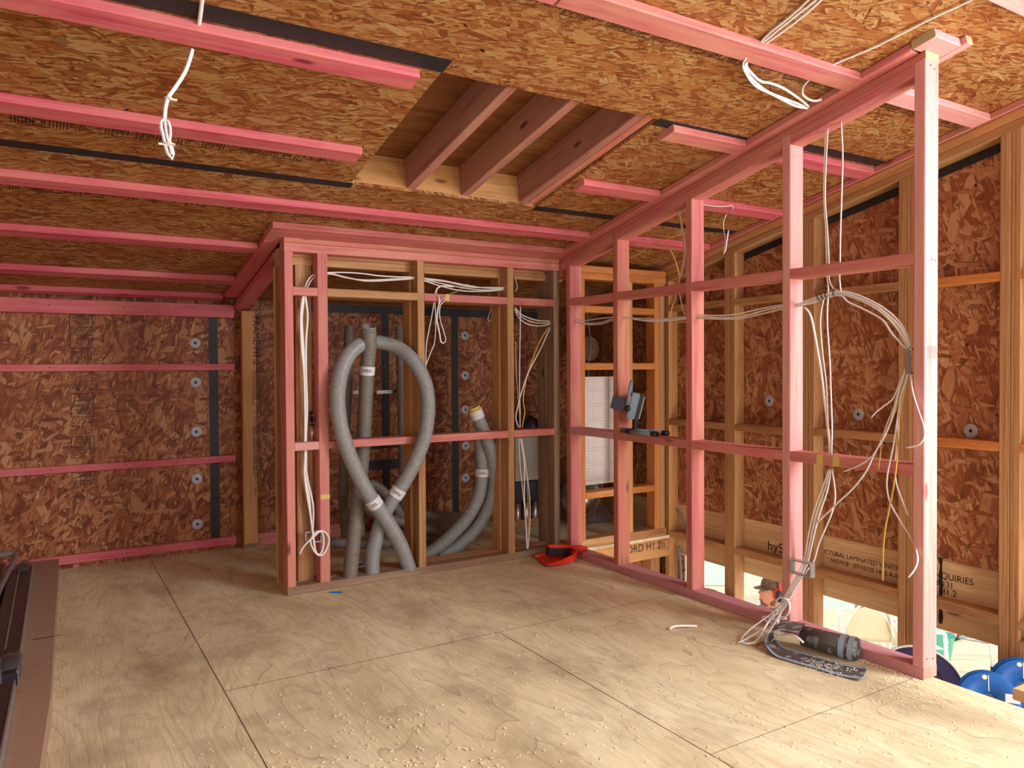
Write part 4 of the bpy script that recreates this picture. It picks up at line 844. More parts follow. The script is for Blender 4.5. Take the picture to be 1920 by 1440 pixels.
hose('vent_hose', 'hose_back_mid', M['hose_brown'], 'dark vertical hose behind the straight hose with a steel clip', .03, HG, pitch=.011)
hose('vent_hose', 'hose_back_right', M['hose_brown'], 'dark vertical hose on the closet back wall, right of the black tape', .036, HG, pitch=.011)
hose('vent_hose', 'hose_floor_a', M['hose_brown'], 'hose lying flat on the closet floor at lower left', .034, HG)
hose('vent_hose', 'hose_floor_b', M['hose_brown'], 'brownish hose sagging across the closet behind the crossed hose legs', .036, HG)
hose('vent_hose', 'hose_floor_c', M['hose'], 'short grey hose end poking out low behind the middle stud', .03, HG)
hose('vent_hose', 'hose_floor_d', M['hose'], 'hose lying on the closet floor in the right bay behind the cables', .034, HG)
hose('vent_hose', 'hose_floor_e', M['hose_brown'], 'hose bending down to the floor beside the crossing point of the loop', .034, HG)
def strap(x0, x1, z, y, lab, sag=.0):
    pts = [Vector((x0, y, z)), Vector((x0+.3*(x1-x0), y-.004, z-sag)), Vector((x0+.6*(x1-x0), y-.004, z-sag)), Vector((x1, y, z+.01))]
    V = []
    for p in pts: V += [p+Vector((0, 0, -.012)), p+Vector((0, 0, .012))]
    o = quadmesh('steel_strap', V, [(0, 2, 3, 1), (2, 4, 5, 3), (4, 6, 7, 5)], M['strap']); m = o.modifiers.new('thickness', 'SOLIDIFY'); m.thickness = .0015
    return tag(o, lab, 'strap', 'steel straps holding the rear hoses')
strap(-1.03, -.935, 1.043, 1.06, 'short steel strap showing left of the straight hose')
strap(-.87, -.69, 1.043, 1.02, 'steel strap right of the straight hose, left of the tape')
strap(-.66, -.50, 1.043, 1.06, 'steel strap right of the black tape, reaching the stud', .004)
strap(-1.04, -.985, .93, .90, 'bright steel clip on the rear left hose')
# metal unit and things in the closet
def metal_unit():
    r = root('ventilation_unit', (.33, .95, .06), 'brushed steel ventilation box behind the right closet bay', 'ventilation unit')
    box('casing', .13, .47, .78, 1.15, .35, .69, M['steel'], r, 0, M['steel'], .006)
    box('lower_casing', .13, .47, .80, 1.15, .19, .345, M['profile'], r, 0, M['profile'], .006)
    box('stand', .12, .48, .82, 1.14, .0, .05, M['tan'], r, 0)
    for x in (.18, .26, .34, .42): lathe('spigot', [(.028, 0), (.028, .13), (0, .13)], 16, M['steel'], r, Matrix.Translation((x, .84, .052)))
    lathe('vent_dome', [(.075, 0), (.07, .06), (.05, .12), (0, .15)], 24, M['profile'], r, Matrix.Translation((.36, .92, .69)))
metal_unit()
def peg():
    x0, x1, z0, z1, y = .385, .655, .374, 1.143, .25
    r = tag(box('perforated_panel', x0, x1, y, y+.012, z0, z1, M['white_board'], None, 2, M['white_board'], .001), 'off-white perforated panel standing behind the far stairwell frame', 'panel')
    rc = []; h = .0042
    for g in range(7):
        zz = z0+.03+g*.105
        for j in (0, 1):
            for i in range(17):
                x = x0+.012+i*.0152
                rc.append((x, x+h, zz+j*.018, zz+j*.018+h))
        for k in range(1, 5):
            for c in (0, 1, 4, 10, 11, 12, 13):
                x = x0+.012+c*.0152; rc.append((x, x+h, zz+.018+k*.0165, zz+.018+k*.0165+h))
    strips('hole_pattern', rc, (0, y, 0), (1, 0, 0), (0, 0, 1), M['ink'], r, .001)
peg()
# round metal drum and timber bits low in the closet (seen through the far frame)
dr = root('steel_drum', (.72, .62, .05), 'round steel duct collar lying on its side low behind the far frame', 'duct')
lathe('drum_shell', [(.11, -.2), (.165, -.2), (.165, .0), (.15, .012), (.11, .012), (.10, -.03), (0, -.05)], 40, M['steel'], dr, frame4((.66, .62, .215), (1, 0, 0), (0, 0, 1)))
lathe('drum_rim', [(.163, .013), (.172, .008), (.172, -.01), (.163, -.01)], 40, M['pink_tan'], dr, frame4((.66, .62, .215), (1, 0, 0), (0, 0, 1)))
cable('blue_pipe', P3 := [(.50, .55, .28), (.49, .54, .16), (.46, .53, .07), (.45, .53, .04)], M['blue'], 'thin blue pipe beside the steel drum behind the far frame', None, .006, cat='pipe')
def cardb():
    o = tag(box('cardboard_flap', .66, .95, .55, .75, .03, .26, M['label'], None, 0, M['label'], .002), 'pale sheet leaning behind the right opening of the far frame', 'sheet')
    o.rotation_euler.x += .25
o = member('loose_batten', [(.60, .45, .06), (.60, .49, .06), (.60, .49, .10), (.60, .45, .10), (.90, .70, .26), (.90, .74, .26), (.90, .74, .30), (.90, .70, .30)], M['greyed'])
tag(o, 'short timber offcut leaning diagonally low behind the far frame', 'timber')
o = slab('plastic_sheet', [(.58, .60, .012), (.93, .60, .012), (.93, .85, .2), (.58, .85, .14)], (0, .004, .004), M['wrap2']); tag(o, 'greenish plastic sheet crumpled behind the far frame', 'sheet')
lathe_o = lathe('duct_end', [(0, .01), (.09, .01), (.105, 0), (.105, -.12)], 36, M['sack'], None, frame4((1.0, .9, 1.36), (1, 0, 0), (0, 0, 1)) @ Matrix.Translation((-.08, 0, 0))); tag(lathe_o, 'round brown duct end high behind the far stairwell frame', 'duct')
tag(box('shelf_rail', .80, 1.03, .86, .93, 1.215, 1.25, M['joist'], None, 0), 'short dark rail beneath the round duct end', 'rail')
cable('blue_pipe', 'blue_back', M['cable_g'], 'grey-blue pipe hanging in the closet behind the far left post', None, .006, cat='pipe')
o = slab('plastic_sheet', [(-1.0, .6, .05), (-.35, .55, .06), (-.28, .75, .16), (-.6, .9, .2), (-.95, .85, .1)], (0, 0, .004), M['wrap2']); tag(o, 'crumpled translucent sheet over the hoses on the closet floor', 'sheet')
# ------------------------------------------------------------------ cables in the closet partition
CA = 'white cables running through the closet partition'
W, W2, Y_ = M['cable'], M['cable_w2'], M['cable_y']
for k, l, m in (('a_run1', 'upper white cable of the bundle along the top of the closet frame', W), ('a_run2', 'white cable sagging lowest in the left bay above the closet rail', W2),
                ('a_run3', 'white cable of the top bundle turning back at the second stud', W), ('a_run4', 'white cable crossing only the middle bay at the top', W2)):
    cable('electrical_cable', k, m, l, CA, squash=.8)
for k, l in (('a_left1', 'leftmost white cable hanging down the narrow left bay'), ('a_left2', 'rightmost white cable hanging down the narrow left bay'), ('a_left3', 'middle white cable hanging down the narrow left bay')):
    cable('electrical_cable', k, W, l, 'white cables hanging in the narrow left bay', .0072)
cable('electrical_cable', 'a_coil', W, 'coiled white cable ends hanging over the wall bracket at lower left', None, .0072)
cable('electrical_cable', 'a_drop1', W, 'looped white cable tail hanging below the sticker on the closet rail', CA, .0045)
cable('electrical_cable', 'a_drop2', W, 'white cable dropping left of the tied tail and behind the middle stud', CA)
cable('electrical_cable', 'a_drop3', W, 'white cable dropping straight beside the tied tail', CA)
cable('electrical_cable', 'a_back_hang', W2, 'small white cable loop hanging left of the fourth closet stud', CA, .0035)
cable('electrical_cable', 'a_ceil', W2, 'white cable crossing the closet ceiling diagonally behind the frame', None, .007)
cable('electrical_cable', 'a_right1', W2, 'upper of three white cables sagging in the right closet bay', CA)
cable('electrical_cable', 'a_right2', W, 'lowest of three white cables sagging in the right closet bay', CA)
cable('electrical_cable', 'a_right3', W, 'middle of three white cables sagging in the right closet bay', CA)
cable('electrical_cable', 'a_right_up', W2, 'short white cable hook at the top of the right closet bay', CA)
cable('electrical_cable', 'a_y', Y_, 'yellow cable slanting down the right closet bay above the rail', None)
cable('electrical_cable', 'a_w', W, 'white cable slanting beside the yellow one in the right closet bay', CA)
cable('electrical_cable', 'a_v1', W, 'straight vertical white cable in the right closet bay', CA, .0052)
cable('electrical_cable', 'a_v2', W2, 'thin white cable hugging the fourth closet stud', CA)
cable('electrical_cable', 'a_low1', W, 'left white cable below the rail in the right closet bay', CA)
cable('electrical_cable', 'a_low2', W, 'right white cable below the rail in the right closet bay', CA)
cable('electrical_cable', 'a_low3', W, 'thick centre white cable reaching the plate in the right closet bay', CA, .006)
cable('electrical_cable', 'a_low_y', Y_, 'thin yellow cable below the rail in the right closet bay', None, .003)
cable('water_pipe', 'blue1', M['blue'], 'blue pipe loop rising beside the foot of the straight hose', None, .006, cat='pipe')
cable('water_pipe', 'blue2', M['blue'], 'blue pipe lying across the plate between the hose feet', None, .007, cat='pipe')
cable('water_pipe', 'blue3', M['blue'], 'left blue pipe stub in the right closet bay', None, .006, cat='pipe')
cable('water_pipe', 'blue4', M['blue'], 'right blue pipe stub in the right closet bay', None, .006, cat='pipe')
def bracket(p, xd, yd, w_, h, lab, dep=.02, t=.006):
    """open rectangular metal frame with two flanges and screws"""
    r = root('wall_bracket', tuple(p), lab, 'bracket')
    m4 = frame4(p, xd, yd)
    bm = bmesh.new()
    for (a, b, c, d) in ((-w_/2, w_/2, h/2-t, h/2), (-w_/2, w_/2, -h/2, -h/2+t), (-w_/2, -w_/2+t, -h/2+t, h/2-t), (w_/2-t, w_/2, -h/2+t, h/2-t)):
        g = bmesh.ops.create_cube(bm, size=1); bmesh.ops.scale(bm, vec=(b-a, d-c, dep), verts=g['verts']); bmesh.ops.translate(bm, vec=((a+b)/2, (c+d)/2, -dep/2), verts=g['verts'])
    me = bpy.data.meshes.new('frame'); bm.to_mesh(me); bm.free(); mesh('frame', me, M['galv'], r, m4)
    for s in (-1, 1): lathe('screw', [(0, .004), (.004, .003), (.005, 0)], 10, M['steel'], r, m4 @ Matrix.Translation((s*(w_/2-t/2), h/2-t/2, 0)))
    return r
bracket((-1.643, -.006, .302), (1, 0, 0), (0, 0, 1), .088, .062, 'small galvanised box bracket low in the narrow left closet bay', .02, .005)
bracket((-.012, -1.862, .312), (0, -1, 0), (0, 0, 1), .112, .064, 'galvanised box bracket on the fourth pink stud near the floor', .03, .006)
bracket((.04, -2.362, 1.232), (1, 0, .0), (0, 0, 1), .085, .10, 'galvanised bracket on the end stud where the cables fan out', .02, .007)
box('sticker_tag', -.832, -.808, -.0012, 0, 1.61, 1.652, M['yellow_tape'], None, 2, M['yellow_tape'], 0)
tag(bpy.data.objects['sticker_tag'], 'yellow sticker with a tick on the upper closet rail', 'sticker')
# ------------------------------------------------------------------ cables in the right partition
CB = 'cables threaded through the stairwell partition'
for k, l, m in (('run1', 'white cable threaded through all stairwell studs, upper front strand', W), ('run2', 'white cable threaded through all stairwell studs, lower strand', W2),
                ('run3', 'white cable threaded through all stairwell studs, top strand', W), ('run4', 'white cable leaving the tied bundle beneath the others', W)):
    cable('electrical_cable', k, m, l, CB)
cable('electrical_cable', 'run_yellow', Y_, 'yellow cable running with the white bundle through the stairwell studs', None)
for i, t in enumerate((.775, .785, .795, .812)):
    pts = resample(ccat(D['run1']), .02); p = pts[int(len(pts)*t)]; q_ = pts[int(len(pts)*t)+1]
    o = lathe('cable_tie', [(.0175, -.002), (.0195, -.002), (.0195, .002), (.0175, .002), (.0175, -.002)], 16, M['black'], None, frame4(p, (1, 0, 0), Vector((1, 0, 0)).cross(q_-p)))
    tag(o, ('leftmost', 'second from left', 'third from left', 'rightmost')[i]+' of four black cable ties round the bundle', 'cable tie', 'black cable ties round the bundle')
for k, l, m, r_ in (('feed1', 'left vertical white cable from the top plate down to the lower rail', W, .0048), ('feed2', 'white cable twisted with the left vertical one, joining the bundle', W2, .0048), ('feed3', 'right vertical white cable from the top plate to the bundle', W, .0048),
                    ('feed4', 'white cable bowing away from the fourth pink stud down to lower rail', W, .0048), ('feed5', 'warm white cable bowing left of the vertical feeds', W2, .0048)):
    cable('electrical_cable', k, m, l, 'vertical cables beside the fourth pink stud', r_)
for k, l, r_ in (('low1', 'white cable below the lower rail ending farthest out on the floor', .0052), ('low2', 'white cable below the lower rail ending nearest the red wire', .0052), ('low3', 'white cable below the lower rail folded back in a floor loop', .0048), ('low4', 'white cable bowing right below the lower rail into the bracket', .0048)):
    cable('electrical_cable', k, W, l, 'white cables gathered at the foot of the fourth stud', r_)
cable('electrical_cable', 'low_yellowish', W2, 'warm white cable end in the floor bundle below the knot', None)
cable('electrical_cable', 'knot', W, 'white cable knotted round the bundle near the floor', None, .0055)
cable('electrical_cable', 'knot_tie', W, 'short white cable wrapped round the splayed floor bundle', None, .0055)
cable('electrical_cable', 'white_tail', W, 'white cable end arching onto the membrane roll', None, .0045)
cable('bare_wire', 'red_wire', M['red_dark'], 'thin red wire on the floor beside the cable bundle', None, .0015, cat='wire')
for k, l, m, r_ in (('br_w1', 'short white cable end pointing left below the end-stud bracket', W, .0042), ('br_w2', 'white cable ending in front of the lower rail, left of the yellow ones', W2, .0042), ('br_w3', 'long white cable swinging left from the end-stud bracket', W, .0048),
                    ('br_y1', 'thin yellow cable ending just at the lower rail', Y_, .0036), ('br_y2', 'long yellow cable hanging from the end-stud bracket', Y_, .0052), ('br_w4', 'longest white cable hanging in an S beside the end stud', W, .0048),
                    ('br_w5', 'white cable hanging behind the rail next to the end stud', W2, .0048), ('br_w6', 'white cable hooking back across the face of the end stud', W, .0045)):
    cable('electrical_cable', k, m, l, 'cable ends hanging from the end-stud bracket', r_)
for k, l, m in (('up_y', 'yellow cable hanging from the top plate beside the third stud', Y_), ('up_w', 'white cable hanging beside the yellow one at the third stud', W),
                ('up_y2', 'thin yellow cable lying along the stairwell ceiling', Y_), ('up_y3', 'second thin yellow cable near the stairwell ceiling corner', Y_), ('up_y4', 'thin yellow cable curving down behind the third stud', Y_)):
    cable('electrical_cable', k, m, l, 'cables at the top of the third stairwell stud', .0048 if k in ('up_y', 'up_w') else .003)
cable('electrical_cable', 'ceil_w', W2, 'white cable lying on the stairwell ceiling batten', None)
cable('electrical_cable', 'ceil_hang', W, 'white cable folded and taped, hanging from the stairwell ceiling', None)
for k, l in (('tr1', 'lower white cable of three crossing the ceiling at top right'), ('tr2', 'middle white cable of three crossing the ceiling at top right'), ('tr3', 'upper white cable of three crossing the ceiling at top right'), ('tr4', 'single white cable crossing the ceiling above the end post')):
    cable('electrical_cable', k, W, l, 'white cables crossing the top right ceiling', .0052)
def hanging():
    r = root('hanging_cable', D['left_hang'][0], 'white cable hanging in a tied loop from the nearest left ceiling batten', 'cable')
    cable('feed', 'left_feed', W, r=.0075, parent=r)
    cable('drop', 'left_hang', W, r=.0072, parent=r)
    cable('loop', 'left_loop', W, r=.0058, parent=r)
    for p, s in (((-2.5335, -1.5, 2.057), .011), ((-2.535, -1.5, 1.915), .017)):
        lathe('cable_tie', [(s, -.0025), (s+.002, -.0025), (s+.002, .0025), (s, .0025), (s, -.0025)], 16, M['cable_w2'], r, Matrix.Translation(p))
        box('tie_tail', p[0]-.03 if s > .012 else p[0], p[0] if s > .012 else p[0]+.024, p[1]-.008, p[1]-.004, p[2]-.006, p[2]+.0, M['cable_w2'], r, 0, M['cable_w2'], 0)
hanging()
cable('conduit', 'grey_wire', M['cable_g'], 'grey cable bending down behind the third stairwell stud', None, .006, cat='conduit')
cable('conduit', [(1.0, -.045, -.08), (1.0, -.06, -.25), (1.0, -.065, -.6), (1.0, -.065, -2.3)], M['cable_g'], 'straight grey conduit going down into the lower storey', None, .014, cat='conduit')
# ------------------------------------------------------------------ small things on rails and floor
def drill_bit():
    a = Vector((-1.634, .03, .818)); b = Vector((-1.629, .05, .985))
    r = root('drill_bit', tuple(a), 'black spade-like drill bit standing on the lower rail of the left bay', 'drill bit')
    sweep('shank', [a, a.lerp(b, .5)], .0035, 8, M['steel'], r)
    pts = [a.lerp(b, .5+.5*t/12) for t in range(13)]; V = []; F = []
    for i, p in enumerate(pts):
        an = i*.55; w_ = .014 if i < 11 else .008
        V += [p+Vector((math.cos(an)*w_, math.sin(an)*w_, 0)), p-Vector((math.cos(an)*w_, math.sin(an)*w_, 0))]
        if i: F.append((2*i-2, 2*i-1, 2*i+1, 2*i))
    o = quadmesh('flute', V, F, M['black'], r); m = o.modifiers.new('t', 'SOLIDIFY'); m.thickness = .004
drill_bit()
def worklight():
    z = .829; r = root('work_light', (.045, -.72, z), 'grey portable flood light on a low stand sitting on the lower stairwell rail', 'work light')
    def tube(n, a, b, rr, m): return sweep(n, [Vector(a), Vector(b)], rr, 14, M[m], r)
    y0, y1 = -.55, -.93
    tube('foot_tube', (.025, y0-.03, z+.014), (.035, -.80, z+.014), .0125, 'grey_blue'); tube('foot_tube', (.075, -.62, z+.014), (.075, -.90, z+.0145), .0125, 'grey_blue')
    tube('foot_tube', (-.015, -.70, z+.014), (-.015, -.91, z+.014), .0125, 'grey_blue')
    for p in ((.025, -.555, .832+.011), (-.015, -.70, .843), (.075, -.905, .843), (-.015, -.915, .843)):
        sweep('rubber_cap', [Vector(p)+Vector((0, .018, 0)), Vector(p)+Vector((0, -.018, 0))], .0155, 14, M['black'], r)
    box('cross_bar', -.02, .085, -.725, -.70, z+.004, z+.024, M['black'], r, 0, M['black'])
    box('post', .02, .045, -.71, -.685, z+.02, z+.12, M['black'], r, 2, M['black'])
    c = Matrix.Translation((.04, -.70, z+.155)) @ Matrix.Rotation(R(48), 4, 'Z') @ Matrix.Rotation(R(14), 4, 'X') @ Matrix.Translation((-.015, .03, 0))
    def obx(n, sx, sy, sz, loc, m, bev=.006):
        bm = bmesh.new(); bmesh.ops.create_cube(bm, size=1); bmesh.ops.scale(bm, vec=(sx, sy, sz), verts=bm.verts)
        bmesh.ops.bevel(bm, geom=bm.edges[:], offset=bev, segments=2, affect='EDGES'); me = bpy.data.meshes.new(n); bm.to_mesh(me); bm.free()
        return mesh(n, me, M[m], r, c @ Matrix.Translation(loc))
    h = obx('lamp_housing', .12, .05, .15, (.03, -.015, 0), 'grey_blue'); 
    obx('bezel', .13, .018, .16, (.03, -.05, 0), 'profile', .005); obx('glass', .11, .008, .13, (.03, -.062, 0), 'glass', .002)
    obx('battery_box', .07, .075, .075, (.0, .075, -.005), 'profile', .004)
    sweep('handle', [c @ Vector((-.03, .02, -.02)), c @ Vector((-.03, .03, .12)), c @ Vector((.0, .03, .135)), c @ Vector((.02, .028, .12)), c @ Vector((.02, .015, .05))], .009, 12, M['grey_blue'], r)
    lathe('hinge_knob', [(0, .012), (.015, .012), (.018, 0), (.015, -.012), (0, -.012)], 16, M['black'], r, c @ Matrix.Translation((-.04, .015, -.02)) @ Matrix.Rotation(R(90), 4, 'Y'))
    return r
worklight()
def dustpan():
    r = root('dustpan', (-.13, -.2, 0), 'bright red dustpan with a black bristled brush by the partition corner', 'dustpan')
    T = Matrix.Translation((-.125, -.19, .012)) @ Matrix.Rotation(R(-14), 4, 'Z')
    # pan: scoop mouth to the left, handle to the right
    def P(x, y, z): return T @ Vector((x, y, z))
    L = [(-.13, -.10), (-.13, .10)]
    prof = [(-.145, .115, 0), (-.06, .115, .0), (.03, .10, .004), (.07, .06, .012)]
    V = []; F = []
    for (x, hw, z) in prof:
        hgt = .008+.045*(x+.145)/.215
        for (yy, zz) in ((-hw, z+hgt), (-hw*.96, z), (0, z-.003), (hw*.96, z), (hw, z+hgt)): V.append(P(x, yy, max(zz, -.008)+.0))
    for i in range(3):
        for k in range(4): F.append((i*5+k, i*5+k+1, i*5+k+6, i*5+k+5))
    F.append((15, 16, 17, 18, 19))
    o = quadmesh('pan', V, F, M['red'], r); m = o.modifiers.new('t', 'SOLIDIFY'); m.thickness = .003; m.offset = 1
    sweep('pan_handle', [P(.06, 0, .03), P(.10, 0, .032), (P(.17, 0, .028))], lambda i: (.017, .013, .015)[i], 14, M['red_dark'], r, squash=.6)
    b = root('hand_brush', tuple(T @ Vector((0, .02, .03))), 'red handled brush with black bristles resting on the red dustpan', 'brush')
    Q = T @ Matrix.Translation((.0, .03, .038)) @ Matrix.Rotation(R(8), 4, 'Z') @ Matrix.Rotation(R(6), 4, 'Y')
    def obx(n, a, b_, m, bev):
        bm = bmesh.new(); bmesh.ops.create_cube(bm, size=1); bmesh.ops.scale(bm, vec=[b_[i]-a[i] for i in range(3)], verts=bm.verts); bmesh.ops.translate(bm, vec=[(b_[i]+a[i])/2 for i in range(3)], verts=bm.verts)
        if bev: bmesh.ops.bevel(bm, geom=bm.edges[:], offset=bev, segments=2, affect='EDGES')
        me = bpy.data.meshes.new(n); bm.to_mesh(me); bm.free(); return mesh(n, me, M[m], b, Q)
    obx('brush_head', (-.10, -.018, .028), (.05, .018, .046), 'red', .006)
    obx('bristles', (-.097, -.02, -.02), (.047, .02, .028), 'black', 0)
    sweep('handle', [Q @ Vector((.045, 0, .037)), Q @ Vector((.09, 0, .03)), Q @ Vector((.15, 0, .028)), Q @ Vector((.19, 0, .022))], lambda i: (.012, .011, .015, .012)[i], 14, M['red'], b, squash=.7)
dustpan()
r = root('pencil', (-1.54, -.085, 0), 'short blue pencil on the floor in front of the closet', 'pencil')
pd = (Vector((-1.509, -.106, .005))-Vector((-1.575, -.064, .005))).normalized()
sweep('barrel', [Vector((-1.575, -.064, .0052)), Vector((-1.575, -.064, .0052))+pd*.068], .0048, 6, M['blue'], r, smooth=False)
sweep('tip', [Vector((-1.575, -.064, .0052))+pd*.068, Vector((-1.575, -.064, .0052))+pd*.08], lambda i: (.0046, .0008)[i], 6, M['tan'], r)
cable('cable_offcut', [(-.435, -1.479, .006), (-.405, -1.475, .012), (-.37, -1.487, .012), (-.297, -1.516, .006)], W, 'short white cable offcut lying alone on the floor', None, .006, cat='cable offcut')
def roll():
    r = root('membrane_roll', (-.05, -2.03, 0), 'dark printed flashing membrane rolled up beside the stairwell plate', 'membrane roll')
    a = Vector((-.105, -1.95, .052)); b = Vector((-.035, -2.165, .046)); ax = (b-a).normalized()
    up = Vector((0, 0, 1)); sd = ax.cross(up).normalized()
    V = []; F = []; N = 90
    for i in range(N):
        an = i/N*2*math.pi*3.2; rr = .047-.0065*an/(2*math.pi)
        d = sd*math.cos(an)+up*math.sin(an)
        V += [a+d*rr, b+d*rr]
        if i: F.append((2*i-2, 2*i-1, 2*i+1, 2*i))
    o = quadmesh('rolled_sheet', V, F, M['membrane'], r, smooth=True); m = o.modifiers.new('t', 'SOLIDIFY'); m.thickness = .003
    L = (b-a).length
    for t0, t1 in ((.70, .80), (.86, .95)):
        sweep('grey_band', [a+ax*(L*t0), a+ax*(L*t1)], .0492, 40, M['membrane_edge'], r, False)
    s = root('membrane_strip', (-.2, -2.05, 0), 'flat loose end of flashing membrane with grey edges curling on the floor', 'membrane strip')
    path = ccat([(-.155, -2.275, .012), (-.175, -2.22, .004), (-.20, -2.12, .004), (-.225, -2.0, .004), (-.235, -1.93, .006), (-.215, -1.865, .03), (-.19, -1.86, .07), (-.165, -1.90, .095), (-.12, -1.96, .094)], 8)
    fr = frames(path); wid = Vector((.9, .43, 0)).normalized()*.064
    def rib(n, k0, k1, mat, lift):
        V = []; F = []
        for i, p in enumerate(path):
            l = Vector((0, 0, lift)) if i < len(path)*.6 else Vector((-lift*.5, lift, 0)); V += [p+wid*k0+l, p+wid*k1+l]
            if i: F.append((2*i-2, 2*i-1, 2*i+1, 2*i))
        o = quadmesh(n, V, F, M[mat], s, smooth=True); m = o.modifiers.new('t', 'SOLIDIFY'); m.thickness = .002; return o
    rib('sheet', -1, 1, 'membrane', 0); rib('grey_edge', -1.02, -.72, 'membrane_edge', .0012); rib('grey_edge', .78, 1.02, 'membrane_edge', .0012)
roll()
# cardboard packaging and wrapped profiles at the left
def left_stuff():
    o = slab('cardboard_carton', [(-3.9, 1.19, .002), (-2.815, 1.19, .002), (-2.87, -1.0, .002), (-2.965, -2.7, .002), (-3.9, -2.7, .002)], (0, 0, .088), M['card'])
    tag(o, 'long flat brown cardboard carton on the floor at the left edge', 'carton')
    strips('carton_crease', [(-2.93, -2.83, -.34, -.332)], (0, 0, .0905), (1, 0, 0), (0, 1, 0), M['ink_dark'], o)
    strips('carton_flap_edge', [(-3.8, -2.83, 1.10, 1.104)], (0, 0, .0905), (1, 0, 0), (0, 1, 0), M['wrap2'], o)
    def prof(x, y0, y1, dx, w_, lab):
        r = root('wrapped_profile', (x, (y0+y1)/2, .09), lab, 'metal profile', 'dark metal profiles lying on the carton')
        V = []
        for y, xx in ((y0, x), (y1, x+dx)): V += [(xx-w_, y, .0915), (xx, y, .0915), (xx, y, .0915+.05), (xx-w_, y, .0915+.05)]
        member('profile_bar', V, M['profile'], r, M['profile'], .004)
        V = []
        for y, xx in ((y0, x), (y1, x+dx)): V += [(xx-.004, y, .092), (xx+.0015, y, .092), (xx+.0015, y, .1445), (xx-.004, y, .1445)]
        member('bright_edge', V, M['galv'], r, M['galv'], .0)
        return r
    r = prof(-2.94, .86, -.86, -.03, .055, 'nearest dark metal profile whose far end is wrapped in clear plastic')
    o = sweep('plastic_wrap', [Vector((-2.99, .74, .12)), Vector((-2.985, .82, .125)), Vector((-2.98, .90, .13)), Vector((-2.985, .95, .115))], lambda i: (.036, .042, .038, .012)[i], 12, M['wrap'], r)
    o = sweep('plastic_wrap', [Vector((-3.0, -.62, .12)), Vector((-3.0, -.72, .122)), Vector((-3.0, -.82, .12))], lambda i: (.040, .044, .040)[i], 12, M['wrap'], r)
    prof(-3.0, .80, -.90, -.02, .05, 'second dark metal profile, left of the plastic-wrapped one')
    prof(-2.975, -.95, -2.6, -.05, .06, 'dark metal profile at the bottom left corner of the view')
    prof(-3.07, 1.0, -2.6, -.04, .05, 'dark metal profile farthest left on the carton')
    o = cable('foam_strip', [(-3.2, 1.12, .16), (-3.05, 1.13, .165), (-3.03, 1.10, .155), (-3.04, .9, .15), (-3.08, .3, .15), (-3.11, -.4, .15)], M['wrap2'], 'milky plastic strip folded over the far end of the profiles', None, .02, cat='plastic strip')
left_stuff()
# wood chips scattered over the floor
def chips():
    rnd = random.Random(5); V = []; F = []
    def chip(x, y, s, z=.0):
        a = rnd.uniform(0, 6.28); k = len(V); l = s*rnd.uniform(.7, 1.6); w_ = s*rnd.uniform(.35, .8); zz = z+.0015; tilt = rnd.uniform(0, .5)*s
        c, d = math.cos(a), math.sin(a)
        for (p, q) in ((-l, -w_), (l, -w_), (l, w_), (-l, w_)):
            V.append((x+p*c-q*d, y+p*d+q*c, zz+(tilt if p > 0 else 0)))
        for (p, q) in ((-l, -w_), (l, -w_), (l, w_), (-l, w_)): V.append((x+p*c-q*d, y+p*d+q*c, zz+.0012+(tilt if p > 0 else 0)))
        F.extend([(k, k+3, k+2, k+1), (k+4, k+5, k+6, k+7), (k, k+1, k+5, k+4), (k+1, k+2, k+6, k+5), (k+2, k+3, k+7, k+6), (k+3, k, k+4, k+7)])
    def cluster(n, cx, cy, sx, sy, s0, s1):
        i = 0
        while i < n:
            x, y = rnd.gauss(cx, sx), rnd.gauss(cy, sy)
            if x < -2.82 or x > .05 or y > 1.2: i += 1; continue
            if x > -.02 and y > -2.43: i += 1; continue
            if y > -.02 and x > -1.78: i += 1; continue
            if -.3 < x and -2.3 < y < -1.84: i += 1; continue
            chip(x, y, rnd.uniform(s0, s1)); i += 1
    cluster(700, -2.15, -2.2, .2, .2, .0025, .0058); cluster(300, -2.2, -1.85, .35, .3, .002, .0048); cluster(320, -1.6, -2.1, .6, .5, .0012, .0035); cluster(260, -.6, -2.2, .5, .45, .0012, .0032)
    cluster(200, -1.0, -1.2, .7, .7, .001, .003); cluster(380, -.35, -2.5, .3, .22, .001, .0028); cluster(220, -.1, -2.35, .1, .12, .0012, .003); cluster(120, -.5, -.8, .4, .6, .001, .0026)
    for i in range(260):
        y = rnd.uniform(-2.42, -1.9); chip(-.006-abs(rnd.gauss(0, .016)), y, rnd.uniform(.001, .003))
    for i in range(130): chip(rnd.uniform(-1.76, -.1), -.006-abs(rnd.gauss(0, .012)), rnd.uniform(.001, .0024))
    for i in range(120): chip(rnd.uniform(-.29, -.14), rnd.uniform(-2.24, -2.05), rnd.uniform(.0012, .003), .008)
    o = quadmesh('sawdust', V, F, M['chips']); tag(o, 'pale wood chips and sawdust scattered over the plywood floor', 'sawdust', kind='stuff')
chips()
exec_ext = True
